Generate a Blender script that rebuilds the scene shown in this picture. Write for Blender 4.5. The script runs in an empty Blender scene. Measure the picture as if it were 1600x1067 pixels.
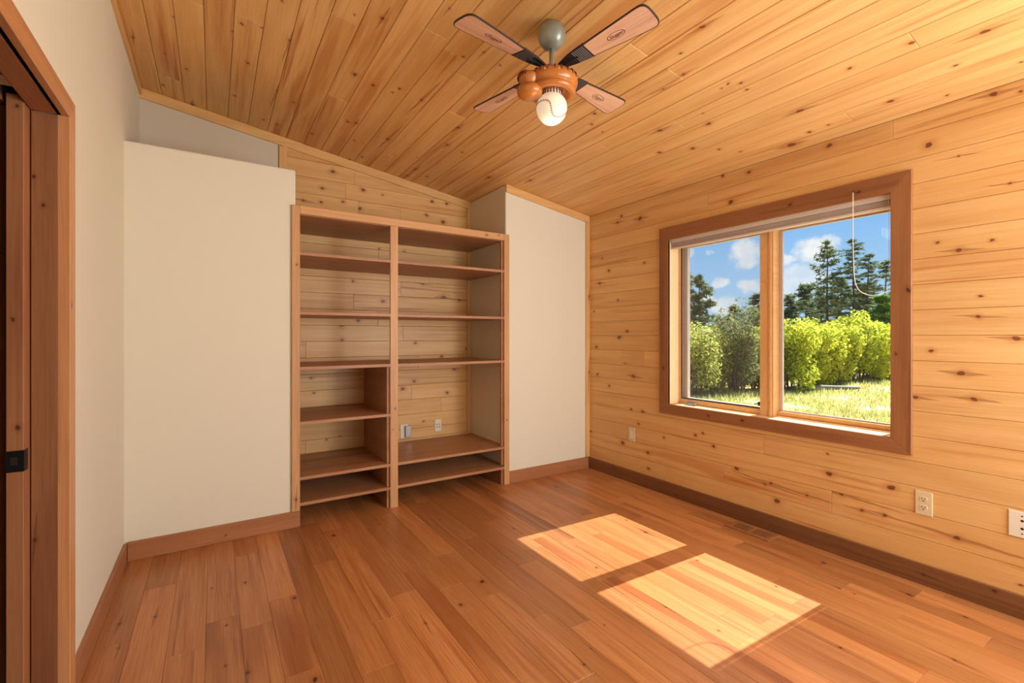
import bpy, bmesh, math, random
from mathutils import Vector, Matrix, noise
import numpy as np
random.seed(11)
PI=math.pi
D=bpy.data; SC=bpy.context.scene; COL=SC.collection

# ------------------------------------------------------------------ camera, sky, sun, fill, exposure
YAW=math.radians(32.69)
cam=D.cameras.new('camera'); cam.sensor_width=36; cam.lens=726.458/1600*36; cam.shift_y=-8.55/1600
cam.clip_start=.02; cam.clip_end=500
co=D.objects.new('camera',cam); COL.objects.link(co); co.location=(0,0,1.22); co.rotation_euler=(PI/2,0,-YAW)
SC.camera=co
SC.view_settings.view_transform='Standard'; SC.view_settings.look='None'
SC.view_settings.exposure=0.0; SC.view_settings.gamma=1; SC.view_settings.use_curve_mapping=False

SUN_TRAVEL=Vector((-1,.033,-1.1765)).normalized()
sl=D.lights.new('sun','SUN'); sl.energy=24.0; sl.angle=math.radians(.36); sl.color=(1,.97,.94)
so=D.objects.new('sun',sl); COL.objects.link(so); so.location=(8,1,9)
so.rotation_mode='QUATERNION'; so.rotation_quaternion=SUN_TRAVEL.to_track_quat('-Z','Y')

def area(name,loc,target,sx,sy,power,color):
    l=D.lights.new(name,'AREA'); l.shape='RECTANGLE'; l.size=sx; l.size_y=sy; l.energy=power; l.color=color
    o=D.objects.new(name,l); COL.objects.link(o); o.location=loc
    o.rotation_mode='QUATERNION'; o.rotation_quaternion=(Vector(target)-Vector(loc)).to_track_quat('-Z','Y')
    return o
area('rear_fill_light',(1.95,-.85,1.1),(.55,3,2.15),1.8,1.3,56,(.92,.98,1))
area('rear_side_fill_light',(2.7,-.6,1.5),(-.4,2.3,1.55),.9,1.3,46,(.93,.98,1))  # added fill behind the camera, aimed at the left wall; no window there

W=D.worlds.new('sky'); SC.world=W; W.use_nodes=True

# ------------------------------------------------------------------ node helpers
class NT:
    def __init__(s,tree): s.t=tree
    def n(s,typ,**kw):
        x=s.t.nodes.new(typ)
        for k,v in kw.items(): setattr(x,k,v)
        return x
    def put(s,sock,v):
        if hasattr(v,'is_output'): s.t.links.new(v,sock)
        elif v is not None: sock.default_value=v
    def m(s,op,a,b=None,c=None,clamp=False):
        x=s.n('ShaderNodeMath',operation=op,use_clamp=clamp); s.put(x.inputs[0],a)
        if b is not None: s.put(x.inputs[1],b)
        if c is not None: s.put(x.inputs[2],c)
        return x.outputs[0]
    def v(s,op,a,b=None):
        x=s.n('ShaderNodeVectorMath',operation=op); s.put(x.inputs[0],a)
        if b is not None: s.put(x.inputs[1],b)
        return x.outputs['Value'] if op in('LENGTH','DISTANCE','DOT_PRODUCT') else x.outputs[0]
    def mr(s,v,a,b,c=0.,d=1.,interp='SMOOTHSTEP'):
        x=s.n('ShaderNodeMapRange',interpolation_type=interp); s.put(x.inputs[0],v)
        for i,q in enumerate((a,b,c,d)): s.put(x.inputs[1+i],q)
        return x.outputs[0]
    def noise(s,vec,scale=1.,detail=2.,rough=.5,dist=0.):
        x=s.n('ShaderNodeTexNoise'); s.put(x.inputs['Vector'],vec); x.inputs['Scale'].default_value=scale
        x.inputs['Detail'].default_value=detail; x.inputs['Roughness'].default_value=rough; x.inputs['Distortion'].default_value=dist
        return x
    def mix(s,f,a,b,mode='MIX'):
        x=s.n('ShaderNodeMix',data_type='RGBA',blend_type=mode); s.put(x.inputs[0],f)
        for i,q in ((6,a),(7,b)):
            if isinstance(q,tuple) and len(q)==3: q=(*q,1)
            s.put(x.inputs[i],q)
        return x.outputs[2]
    def xyz(s,v):
        x=s.n('ShaderNodeSeparateXYZ'); s.put(x.inputs[0],v); return x.outputs
    def comb(s,a,b,c):
        x=s.n('ShaderNodeCombineXYZ')
        for i,q in enumerate((a,b,c)): s.put(x.inputs[i],q)
        return x.outputs[0]
def srgb(r,g,b):
    f=lambda c:(c/255/12.92 if c/255<=.04045 else ((c/255+.055)/1.055)**2.4)
    return (f(r),f(g),f(b))
def new_mat(name):
    m=D.materials.new(name); m.use_nodes=True; t=m.node_tree; t.nodes.clear()
    N=NT(t); out=N.n('ShaderNodeOutputMaterial'); b=N.n('ShaderNodeBsdfPrincipled')
    t.links.new(b.outputs[0],out.inputs[0]); return m,N,b,out
def plain(name,col,rough=.5,metal=0.,var=.04,vscale=8.,bump=0.,bscale=60.,spec=.5,emit=0.,ecol=None):
    m,N,b,out=new_mat(name); P=N.n('ShaderNodeTexCoord').outputs['Object']
    nz=N.noise(P,vscale,3); f=N.m('MULTIPLY_ADD',nz.outputs[0],var*2,1-var)
    c=N.v('SCALE',N.comb(*col)); 
    sc=c.node; N.put(sc.inputs['Scale'],f); N.put(b.inputs['Base Color'],c)
    b.inputs['Roughness'].default_value=rough; b.inputs['Metallic'].default_value=metal; b.inputs['Specular IOR Level'].default_value=spec
    if bump:
        bn=N.noise(P,bscale,3); bp=N.n('ShaderNodeBump'); bp.inputs['Strength'].default_value=bump; bp.inputs['Distance'].default_value=.002
        N.put(bp.inputs['Height'],bn.outputs[0]); N.put(b.inputs['Normal'],bp.outputs[0])
    if emit:
        b.inputs['Emission Color'].default_value=(*(ecol or col),1); b.inputs['Emission Strength'].default_value=emit
    return m

# knot mask group: P local board point, K=(s,t,r), A=tail kind
kg=D.node_groups.new('knot_mask','ShaderNodeTree')
for nm,ty,io in (('P','NodeSocketVector','INPUT'),('K','NodeSocketVector','INPUT'),('A','NodeSocketFloat','INPUT'),('Core','NodeSocketFloat','OUTPUT'),('Halo','NodeSocketFloat','OUTPUT')):
    kg.interface.new_socket(name=nm,in_out=io,socket_type=ty)
_N=NT(kg); gi=_N.n('NodeGroupInput'); go=_N.n('NodeGroupOutput')
_p=_N.xyz(gi.outputs['P']); _k=_N.xyz(gi.outputs['K'])
_ds=_N.m('SUBTRACT',_p[0],_k[0]); _dt=_N.m('SUBTRACT',_p[1],_k[1]); _r=_N.m('MAXIMUM',_k[2],.0005)
_on=_N.m('GREATER_THAN',_k[2],.001)
_e=_N.m('DIVIDE',_N.m('SQRT',_N.m('ADD',_N.m('POWER',_N.m('ABSOLUTE',_N.m('DIVIDE',_ds,1.35)),2.),_N.m('POWER',_N.m('ABSOLUTE',_dt),2.))),_r)
_core=_N.mr(_e,.42,.78,1.,0.)
_halo=_N.mr(_e,.5,2.2,1.,0.)
_L=_N.m('MAXIMUM',_N.m('MULTIPLY_ADD',_N.m('POWER',gi.outputs['A'],1.6),.10,0.),.0001)
_fall=_N.m('SUBTRACT',1.,_N.m('DIVIDE',_N.m('ABSOLUTE',_ds),_L),clamp=True)
_w=_N.m('MAXIMUM',_N.m('MULTIPLY',_N.m('MULTIPLY',_r,.8),_fall),.00001)
_tail=_N.m('MULTIPLY',_N.mr(_N.m('DIVIDE',_N.m('ABSOLUTE',_N.m('MULTIPLY_ADD',_ds,.06,_dt)),_w),.3,1.1,1.,0.),_N.m('GREATER_THAN',gi.outputs['A'],.5))
_N.put(go.inputs['Core'],_N.m('MULTIPLY',_on,_N.m('MAXIMUM',_core,_N.m('MULTIPLY',_tail,.38))))
_N.put(go.inputs['Halo'],_N.m('MULTIPLY',_on,_N.m('MAXIMUM',_halo,_tail)))

def wood(name,base,light,heart,dark,rough=.45,ringf=26.,ring=.35,grain=.25,heartgain=1.,knots=4,bump=.06,spec=.45,knot_strength=1.,coat=0.):
    m,N,b,out=new_mat(name)
    P=N.n('ShaderNodeTexCoord').outputs['Object']; oi=N.n('ShaderNodeObjectInfo'); rnd=oi.outputs['Random']
    c=N.n('ShaderNodeSeparateColor'); N.put(c.inputs[0],oi.outputs['Color'])
    off=N.comb(N.m('MULTIPLY',rnd,83.),N.m('MULTIPLY',rnd,37.),N.m('MULTIPLY',rnd,11.))
    Q=N.v('ADD',P,off)
    wn=N.noise(N.v('MULTIPLY',Q,(11,42,42)),1,2)
    wv=N.v('MULTIPLY',N.v('SUBTRACT',wn.outputs['Color'],(.5,.5,.5)),(.034,.013,0))
    PW=N.v('ADD',P,wv)
    g=N.noise(N.v('MULTIPLY',Q,(5,170,170)),1,4,.6)
    big=N.noise(N.v('MULTIPLY',Q,(.55,8.5,8.5)),1,2,.45)
    rg=N.m('MULTIPLY_ADD',N.m('SINE',N.m('MULTIPLY',big.outputs[0],ringf)),.5,.5)
    col=N.mix(N.m('MULTIPLY',rg,ring),light,base)
    col=N.mix(N.m('MULTIPLY',N.mr(g.outputs[0],.35,.75),grain),col,heart)
    hn=N.noise(N.v('ADD',N.v('MULTIPLY',Q,(.75,9,9)),(3.1,7.7,1.3)),1,3,.5)
    hf=N.m('MULTIPLY',N.m('MULTIPLY',N.mr(hn.outputs[0],.50,.66),c.outputs[1]),heartgain)
    col=N.mix(hf,col,heart)
    h2=N.noise(N.v('ADD',N.v('MULTIPLY',Q,(1.1,46,46)),(9.1,2.7,5.3)),1,3,.55); h3=N.noise(N.v('ADD',N.v('MULTIPLY',Q,(.9,6,6)),(4.4,1.1,8.3)),1,1)
    sf=N.m('MULTIPLY',N.m('MULTIPLY',N.mr(h2.outputs[0],.52,.68),N.mr(h3.outputs[0],.44,.60)),N.m('MULTIPLY_ADD',c.outputs[1],.65,.35))
    col=N.mix(sf,col,heart)
    core=None;halo=None
    for i in range(knots):
        a=N.n('ShaderNodeAttribute',attribute_type='OBJECT',attribute_name='knot_%d'%i)
        al=N.n('ShaderNodeAttribute',attribute_type='OBJECT',attribute_name='tail_%d'%i)
        G=N.n('ShaderNodeGroup'); G.node_tree=kg
        N.put(G.inputs['P'],PW); N.put(G.inputs['K'],a.outputs['Vector']); N.put(G.inputs['A'],al.outputs['Fac'])
        core=G.outputs['Core'] if core is None else N.m('MAXIMUM',core,G.outputs['Core'])
        halo=G.outputs['Halo'] if halo is None else N.m('MAXIMUM',halo,G.outputs['Halo'])
    if core is not None:
        col=N.mix(N.m('MULTIPLY',halo,.42*knot_strength),col,heart)
        col=N.mix(N.m('MULTIPLY',core,.85*knot_strength),col,dark)
    br=N.n('ShaderNodeVectorMath',operation='SCALE'); N.put(br.inputs[0],col); N.put(br.inputs['Scale'],c.outputs[0])
    N.put(b.inputs['Base Color'],br.outputs[0])
    N.put(b.inputs['Roughness'],N.m('MULTIPLY_ADD',g.outputs[0],.15,rough-.06)); b.inputs['Specular IOR Level'].default_value=spec
    bp=N.n('ShaderNodeBump'); bp.inputs['Strength'].default_value=bump; bp.inputs['Distance'].default_value=.002
    N.put(bp.inputs['Height'],g.outputs[0]); N.put(b.inputs['Normal'],bp.outputs[0])
    return m

# ------------------------------------------------------------------ materials
M={}
M['pine']=wood('knotty_pine_wall',srgb(212,161,95),srgb(228,184,120),srgb(186,112,52),srgb(98,44,20),rough=.42,heartgain=.5,ring=.5)
M['pineceil']=wood('knotty_pine_ceiling',srgb(216,160,90),srgb(231,185,118),srgb(184,106,44),srgb(100,42,18),rough=.45,heartgain=.65,ring=.5)
M['floor']=wood('hardwood_floor',srgb(182,116,64),srgb(198,136,82),srgb(146,80,40),srgb(52,26,16),rough=.33,ring=.55,grain=.5,heartgain=.8,bump=.04,spec=.5)
M['shelf']=wood('alder_shelf',srgb(174,120,80),srgb(190,138,96),srgb(148,92,56),srgb(84,42,24),rough=.45,ring=.4,grain=.35)
M['stile']=wood('alder_face_frame',srgb(196,146,94),srgb(210,162,110),srgb(166,108,64),srgb(88,46,26),rough=.45,ring=.4,grain=.35)
M['casing']=wood('stained_alder_trim',srgb(150,98,58),srgb(164,110,68),srgb(122,72,38),srgb(66,32,18),rough=.4,ring=.4,grain=.35)
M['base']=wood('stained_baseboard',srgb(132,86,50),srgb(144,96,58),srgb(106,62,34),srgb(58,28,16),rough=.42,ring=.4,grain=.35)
M['doorcase']=wood('stained_door_casing',srgb(188,128,80),srgb(202,144,94),srgb(158,94,54),srgb(80,42,24),rough=.4,ring=.4,grain=.3)
M['doorwood']=wood('stained_door_jamb',srgb(160,104,66),srgb(172,116,76),srgb(134,78,46),srgb(70,36,20),rough=.42,ring=.4,grain=.4)
M['winwood']=wood('clear_pine_window',srgb(216,160,96),srgb(230,182,122),srgb(196,128,70),srgb(120,70,40),rough=.4,ring=.3,grain=.2,knots=0)
M['bladewood']=wood('printed_ash_blade',srgb(214,164,132),srgb(226,180,148),srgb(176,122,94),srgb(60,30,20),rough=.35,ring=.5,grain=.5,knots=0)
M['drywall']=plain('painted_drywall',srgb(228,222,202),.75,var=.012,bump=.12,bscale=140,spec=.3)
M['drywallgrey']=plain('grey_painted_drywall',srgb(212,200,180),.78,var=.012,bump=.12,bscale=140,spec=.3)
M['white']=plain('white_plastic',srgb(232,222,202),.35,var=.01)
M['ivory']=plain('ivory_plastic',srgb(222,204,164),.35,var=.01)
M['hole']=plain('dark_slot',srgb(34,22,16),.6,var=.05)
M['steel']=plain('brushed_steel_box',srgb(168,166,166),.35,metal=.8)
M['blackmetal']=plain('black_latch_metal',srgb(26,24,26),.4,metal=.3)
M['grey']=plain('painted_grey_metal',srgb(150,156,146),.35,metal=.3,var=.03)
M['vinyl']=plain('grey_vinyl_sash',srgb(196,184,176),.4,var=.03)
M['gasket']=plain('dark_screen_frame',srgb(72,64,62),.5)
M['blind']=plain('blind_vinyl',srgb(214,198,184),.45,var=.02)
M['cord']=plain('blind_cord',srgb(226,214,190),.6)
M['glove']=plain('brown_glove_leather',srgb(184,112,48),.28,var=.10,vscale=30,bump=.15,bscale=120,spec=.6)
M['lace']=plain('dark_rawhide_lace',srgb(120,50,22),.5)
M['stud']=plain('light_rivet',srgb(224,170,130),.35)
M['blackgrip']=plain('black_rubber_grip',srgb(30,26,26),.55)
M['greygrip']=plain('grey_grip_ridge',srgb(104,96,92),.5)
M['rim']=plain('dark_blade_edge',srgb(44,28,22),.5)
M['ink']=plain('branded_ink',srgb(92,50,34),.6)
M['ball']=plain('lit_milk_glass_ball',srgb(226,214,192),.2,var=.01,emit=.36,ecol=(1,.86,.62))
M['stitch']=plain('red_baseball_stitching',srgb(150,70,56),.6)
M['subfloor']=plain('plywood_subfloor',srgb(70,42,26),.8)
M['backing']=plain('dark_wall_backing',srgb(92,56,30),.85)
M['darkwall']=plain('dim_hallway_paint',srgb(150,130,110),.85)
M['siding']=plain('exterior_siding',srgb(150,120,90),.8)
def glass_mat():
    m=D.materials.new('window_glass'); m.use_nodes=True; t=m.node_tree; t.nodes.clear(); N=NT(t)
    o=N.n('ShaderNodeOutputMaterial'); tr=N.n('ShaderNodeBsdfTransparent'); tr.inputs[0].default_value=(.97,.985,.98,1)
    gl=N.n('ShaderNodeBsdfGlossy'); gl.inputs['Roughness'].default_value=.02; mx=N.n('ShaderNodeMixShader')
    fr=N.n('ShaderNodeFresnel'); fr.inputs[0].default_value=1.35
    N.put(mx.inputs[0],N.m('MULTIPLY',fr.outputs[0],.6)); N.put(mx.inputs[1],tr.outputs[0]); N.put(mx.inputs[2],gl.outputs[0]); N.put(o.inputs[0],mx.outputs[0]); return m
M['glass']=glass_mat()
def screen_mat():
    m=D.materials.new('insect_screen_mesh'); m.use_nodes=True; t=m.node_tree; t.nodes.clear(); N=NT(t)
    o=N.n('ShaderNodeOutputMaterial'); tr=N.n('ShaderNodeBsdfTransparent'); df=N.n('ShaderNodeBsdfDiffuse'); df.inputs[0].default_value=(.32,.32,.33,1)
    mx=N.n('ShaderNodeMixShader'); mx.inputs[0].default_value=.13
    N.put(mx.inputs[1],tr.outputs[0]); N.put(mx.inputs[2],df.outputs[0]); N.put(o.inputs[0],mx.outputs[0]); return m
M['screen']=screen_mat()
M['jambwood']=wood('pale_jamb_liner',srgb(232,196,146),srgb(240,210,164),srgb(214,162,104),srgb(120,70,40),rough=.45,ring=.3,grain=.2,knots=0)
def leaf_mat(name,c1,c2,trans=.4,vs=1.3):
    m=D.materials.new(name); m.use_nodes=True; t=m.node_tree; t.nodes.clear(); N=NT(t)
    o=N.n('ShaderNodeOutputMaterial'); P=N.n('ShaderNodeTexCoord').outputs['Object']; oi=N.n('ShaderNodeObjectInfo')
    nz=N.noise(N.v('ADD',P,N.comb(N.m('MULTIPLY',oi.outputs['Random'],50.),0.,0.)),vs*6,2)
    col=N.mix(N.mr(nz.outputs[0],.35,.65),c1,c2)
    col=N.mix(N.m('MULTIPLY',oi.outputs['Random'],.25),col,c1)
    df=N.n('ShaderNodeBsdfDiffuse'); tl=N.n('ShaderNodeBsdfTranslucent'); N.put(df.inputs[0],col); N.put(tl.inputs[0],col)
    mx=N.n('ShaderNodeMixShader'); mx.inputs[0].default_value=trans
    N.put(mx.inputs[1],df.outputs[0]); N.put(mx.inputs[2],tl.outputs[0]); N.put(o.inputs[0],mx.outputs[0]); return m
M['leafbright']=leaf_mat('bright_shrub_leaf',srgb(208,206,76),srgb(144,160,58),.45)
M['leafolive']=leaf_mat('olive_shrub_leaf',srgb(200,196,104),srgb(140,150,78),.45)
M['leafscrub']=leaf_mat('grey_green_scrub_leaf',srgb(140,142,92),srgb(104,112,72),.35)
M['needle']=leaf_mat('dark_pine_needle',srgb(118,130,92),srgb(84,98,70),.3)
M['needle2']=leaf_mat('green_spruce_needle',srgb(112,146,66),srgb(80,112,54),.3)
M['bark']=plain('pine_bark',srgb(84,70,58),.9,var=.2,vscale=20)
M['twig']=plain('shrub_twig',srgb(92,84,66),.9,var=.2)
M['grass']=leaf_mat('dry_green_grass',srgb(196,188,122),srgb(156,162,90),.35)
M['log']=plain('weathered_log',srgb(120,112,104),.9,var=.25,vscale=12,bump=.5,bscale=30)
def ground_mat():
    m,N,b,out=new_mat('meadow_soil'); P=N.n('ShaderNodeTexCoord').outputs['Object']
    n1=N.noise(P,.55,4,.6); n2=N.noise(P,9,4,.6)
    c=N.mix(N.mr(n2.outputs[0],.35,.65),srgb(158,156,92),srgb(128,136,70))
    c=N.mix(N.mr(n1.outputs[0],.42,.56),c,srgb(196,164,130))
    N.put(b.inputs['Base Color'],c); b.inputs['Roughness'].default_value=1; b.inputs['Specular IOR Level'].default_value=.1
    bp=N.n('ShaderNodeBump'); bp.inputs['Strength'].default_value=.6; bp.inputs['Distance'].default_value=.05; N.put(bp.inputs['Height'],n2.outputs[0]); N.put(b.inputs['Normal'],bp.outputs[0]); return m
M['ground']=ground_mat()

# world: gradient blue sky with cumulus puffs in world directions
def make_sky():
    t=W.node_tree; t.nodes.clear(); N=NT(t); out=N.n('ShaderNodeOutputWorld'); bg=N.n('ShaderNodeBackground')
    d=N.v('NORMALIZE',N.n('ShaderNodeTexCoord').outputs['Generated']); z=N.xyz(d)[2]
    col=N.mix(N.mr(z,0.,.26),srgb(186,222,252),srgb(136,192,248)); col=N.mix(N.mr(z,.25,.95),col,srgb(84,146,226))
    col=N.mix(N.mr(z,-.3,0.,1.,0.),col,srgb(150,150,130))
    wn=N.noise(d,22,4,.6); w2=N.noise(d,70,3,.6)
    dw=N.v('ADD',N.v('ADD',d,N.v('MULTIPLY',N.v('SUBTRACT',wn.outputs['Color'],(.5,.5,.5)),(.05,.05,.035))),N.v('MULTIPLY',N.v('SUBTRACT',w2.outputs['Color'],(.5,.5,.5)),(.014,.014,.012)))
    mask=None
    for (x,y,zz,r,sq,st) in [(.8497,.5031,.155,.034,1.1,1),(.8326,.5436,.106,.019,1.5,.9),(.8603,.5006,.0963,.026,1.5,.95),(.837,.5438,.058,.034,1.4,.85),(.822,.566,.075,.02,1.2,.9),(.7886,.5926,.1641,.016,1,.5),
                      (.9018,.404,.150,.038,1.3,1),(.8859,.4431,.1371,.018,1.4,.8),(.897,.4285,.1081,.055,2.2,.75),(.892,.437,.085,.05,2.2,.7),(.8161,.5546,.1623,.009,1.3,.5),(.9099,.3819,.168,.02,1.3,.7)]:
        q=N.v('LENGTH',N.v('MULTIPLY',N.v('SUBTRACT',dw,(x,y,zz)),(1,1,sq)))
        k=N.m('MULTIPLY',N.mr(q,r*.5,r*1.05,1.,0.),st)
        mask=k if mask is None else N.m('MAXIMUM',mask,k)
    far=N.noise(N.v('MULTIPLY',d,(3.2,3.2,9)),1,5,.6)
    away=N.mr(N.v('DOT_PRODUCT',d,(.875,.47,.12)),.93,.97,1.,0.)
    mask=N.m('MAXIMUM',mask,N.m('MULTIPLY',N.m('MULTIPLY',N.mr(far.outputs[0],.56,.66),away),.85))
    sh=N.noise(N.v('ADD',d,(0,0,.03)),26,3)
    cc=N.mix(N.mr(sh.outputs[0],.35,.65),srgb(226,234,246),srgb(253,253,254))
    col=N.mix(mask,col,cc)
    N.put(bg.inputs[0],col); bg.inputs[1].default_value=1.0; N.put(out.inputs[0],bg.outputs[0])
make_sky()

# ------------------------------------------------------------------ object helpers
WM={}
def link(o,parent=None,mw=None):
    COL.objects.link(o); mw=mw or Matrix.Identity(4); WM[o.name]=mw
    if parent is not None:
        o.parent=parent; o.matrix_basis=WM[parent.name].inverted()@mw
    else: o.matrix_basis=mw
    return o
def mesh_obj(name,verts,faces,mat,parent=None,mw=None,smooth=False):
    me=D.meshes.new(name); me.from_pydata([tuple(v) for v in verts],[],faces); me.update()
    if mat is not None: me.materials.append(mat)
    if smooth:
        me.polygons.foreach_set('use_smooth',[True]*len(me.polygons))
    o=D.objects.new(name,me); return link(o,parent,mw)
def empty(name,loc):
    o=D.objects.new(name,None); o.empty_display_size=.1; return link(o,None,Matrix.Translation(Vector(loc)))
def tag(o,label,cat=None,group=None,kind=None):
    if label: o['label']=label
    if cat: o['category']=cat
    if group: o['group']=group
    if kind: o['kind']=kind
    return o
def structure(o): o['kind']='structure'; return o
class MB:
    def __init__(s): s.v=[]; s.f=[]
    def add(s,vs,fs):
        k=len(s.v); s.v+= [tuple(v) for v in vs]; s.f+=[tuple(i+k for i in f) for f in fs]; return s
    def box(s,x0,x1,y0,y1,z0,z1):
        return s.add([(x0,y0,z0),(x1,y0,z0),(x1,y1,z0),(x0,y1,z0),(x0,y0,z1),(x1,y0,z1),(x1,y1,z1),(x0,y1,z1)],
            [(0,3,2,1),(4,5,6,7),(0,1,5,4),(1,2,6,5),(2,3,7,6),(3,0,4,7)])
    def hexa(s,pts): # bottom 4, top 4
        return s.add(pts,[(0,3,2,1),(4,5,6,7),(0,1,5,4),(1,2,6,5),(2,3,7,6),(3,0,4,7)])
    def lathe(s,prof,seg=24,c=(0,0,0)):
        vs=[];fs=[];n=len(prof)
        for i in range(seg):
            a=2*PI*i/seg
            for r,z in prof: vs.append((c[0]+r*math.cos(a),c[1]+r*math.sin(a),c[2]+z))
        for i in range(seg):
            j=(i+1)%seg
            for k in range(n-1): fs.append((i*n+k,j*n+k,j*n+k+1,i*n+k+1))
        fs.append(tuple(i*n for i in range(seg))[::-1]); fs.append(tuple(i*n+n-1 for i in range(seg)))
        return s.add(vs,fs)
    def tube(s,pts,r,seg=6,r2=None):
        pts=[Vector(p) for p in pts]; n=len(pts); vs=[];fs=[]
        for i,p in enumerate(pts):
            t=(pts[min(i+1,n-1)]-pts[max(i-1,0)]).normalized()
            u=t.orthogonal().normalized() if i==0 else (u-t*u.dot(t)).normalized()
            w=t.cross(u); rr=r if r2 is None else r+(r2-r)*i/(n-1)
            for k in range(seg):
                a=2*PI*k/seg; vs.append(p+(u*math.cos(a)+w*math.sin(a))*rr)
        for i in range(n-1):
            for k in range(seg):
                l=(k+1)%seg; fs.append((i*seg+k,i*seg+l,(i+1)*seg+l,(i+1)*seg+k))
        fs.append(tuple(range(seg))[::-1]); fs.append(tuple((n-1)*seg+k for k in range(seg)))
        return s.add(vs,fs)
    def ball(s,c,r,seg=24,rings=14,sz=1.):
        return s.lathe([(max(r*math.sin(PI*k/rings),1e-4),-r*sz*math.cos(PI*k/rings)) for k in range(rings+1)],seg,c)
    def build(s,name,mat,parent=None,mw=None,smooth=False): return mesh_obj(name,s.v,s.f,mat,parent,mw,smooth)

def inset(poly,c):
    n=len(poly); out=[]
    for i in range(n):
        p0=Vector(poly[i-1]);p1=Vector(poly[i]);p2=Vector(poly[(i+1)%n])
        d1=(p1-p0).normalized();d2=(p2-p1).normalized()
        n1=Vector((-d1.y,d1.x));n2=Vector((-d2.y,d2.x))
        k=1+n1.dot(n2); out.append(p1+(n1+n2)*c/max(k,.2))
    return out
def board(name,parent,origin,ax,ay,L,Wd,T,mat,cham=.0018,tint=None,knots=(),poly=None):
    """flat board: local x along its length, y across, front face at z=0"""
    ax=Vector(ax).normalized();ay=Vector(ay).normalized();nz=ax.cross(ay)
    if poly is None: poly=[(-L/2,-Wd/2),(L/2,-Wd/2),(L/2,Wd/2),(-L/2,Wd/2)]
    n=len(poly); ins=inset(poly,cham)
    vs=[(p.x,p.y,0) for p in ins]+[(p[0],p[1],-cham) for p in poly]+[(p[0],p[1],-T) for p in poly]
    fs=[tuple(range(n)),tuple(range(3*n-1,2*n-1,-1))]
    for i in range(n):
        j=(i+1)%n; fs+=[(n+i,n+j,j,i),(2*n+i,2*n+j,n+j,n+i)]
    mw=Matrix(((ax.x,ay.x,nz.x,origin[0]),(ax.y,ay.y,nz.y,origin[1]),(ax.z,ay.z,nz.z,origin[2]),(0,0,0,1)))
    o=mesh_obj(name,vs,fs,mat,parent,mw)
    if tint is None: tint=(random.uniform(.92,1.06),random.uniform(0,.5))
    o.color=(tint[0],tint[1],0,1)
    for i,k in enumerate(list(knots)[:4]):
        o['knot_%d'%i]=[float(k[0]),float(k[1]),float(k[2])]; o['tail_%d'%i]=float(k[3])
    return o
def lumber(name,parent,p0,p1,wdir,width,thick_front,mat,**kw):
    """board from p0 to p1 (centre line on its front face), wdir across; normal = dir x wdir"""
    p0=Vector(p0);p1=Vector(p1); c=(p0+p1)/2
    return board(name,parent,c,p1-p0,wdir,(p1-p0).length,width,thick_front,mat,**kw)
def randknots(L,Wd,n,rmin=.006,rmax=.014):
    return [(random.uniform(-L/2,L/2),random.uniform(-Wd*.42,Wd*.42),random.uniform(rmin,rmax),random.choice([0,0,0,1])) for _ in range(n)]
KW=[(0.702,1.623,0.015,1),(0.592,1.65,0.0086,0),(0.78,1.672,0.0093,0),(0.633,1.309,0.0117,1),(0.52,1.209,0.0167,1),(0.804,1.148,0.0125,0),(0.691,1.046,0.0179,1),(0.65,0.929,0.0147,1),(0.865,0.915,0.0128,1),(0.809,2.152,0.0187,0),(0.587,2.304,0.0172,1),(0.507,2.279,0.0083,0),(0.533,1.891,0.0084,1),(1.844,2.124,0.0216,0),(1.719,2.29,0.0167,0),(1.903,2.317,0.0132,0),(1.25,2.301,0.0182,0),(2.844,2.245,0.0164,0),(2.639,2.183,0.0262,1),(2.89,2.202,0.0166,1),(3.077,1.921,0.0127,0),(2.996,1.799,0.017,0),(2.593,1.813,0.013,0),(3.108,1.697,0.0174,1),(2.886,1.531,0.0122,0),(3.187,1.445,0.0106,0),(2.872,1.21,0.022,0),(2.783,1.26,0.0162,0),(3.155,1.121,0.0175,0),(3.139,0.871,0.0146,0),(2.709,0.885,0.0213,1),(2.996,0.779,0.0141,0),(2.74,0.607,0.0134,0),(2.611,0.603,0.0167,0),(2.657,0.498,0.0132,0),(2.402,0.432,0.0124,0),(2.83,0.308,0.0219,0),(3.047,0.298,0.0143,0),(2.556,0.28,0.0165,0),(3.235,0.341,0.0178,0),(2.117,0.501,0.0116,0),(2.055,0.527,0.0114,0),(1.973,0.448,0.0134,0),(1.802,0.335,0.0192,0),(2.055,0.244,0.0137,0),(1.579,0.296,0.0141,2),(1.615,0.282,0.0122,2),(1.365,0.283,0.0113,2),(1.54,0.196,0.0218,0),(1.25,0.438,0.02,0),(0.965,0.437,0.0198,0),(1.092,0.28,0.0138,1),(0.992,0.286,0.0133,1),(2.548,0.156,0.0154,0),(2.556,0.28,0.0154,0),(1.186,0.339,0.0142,2),(0.707,0.272,0.0165,2),(0.501,0.14,0.0083,0)]
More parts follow.
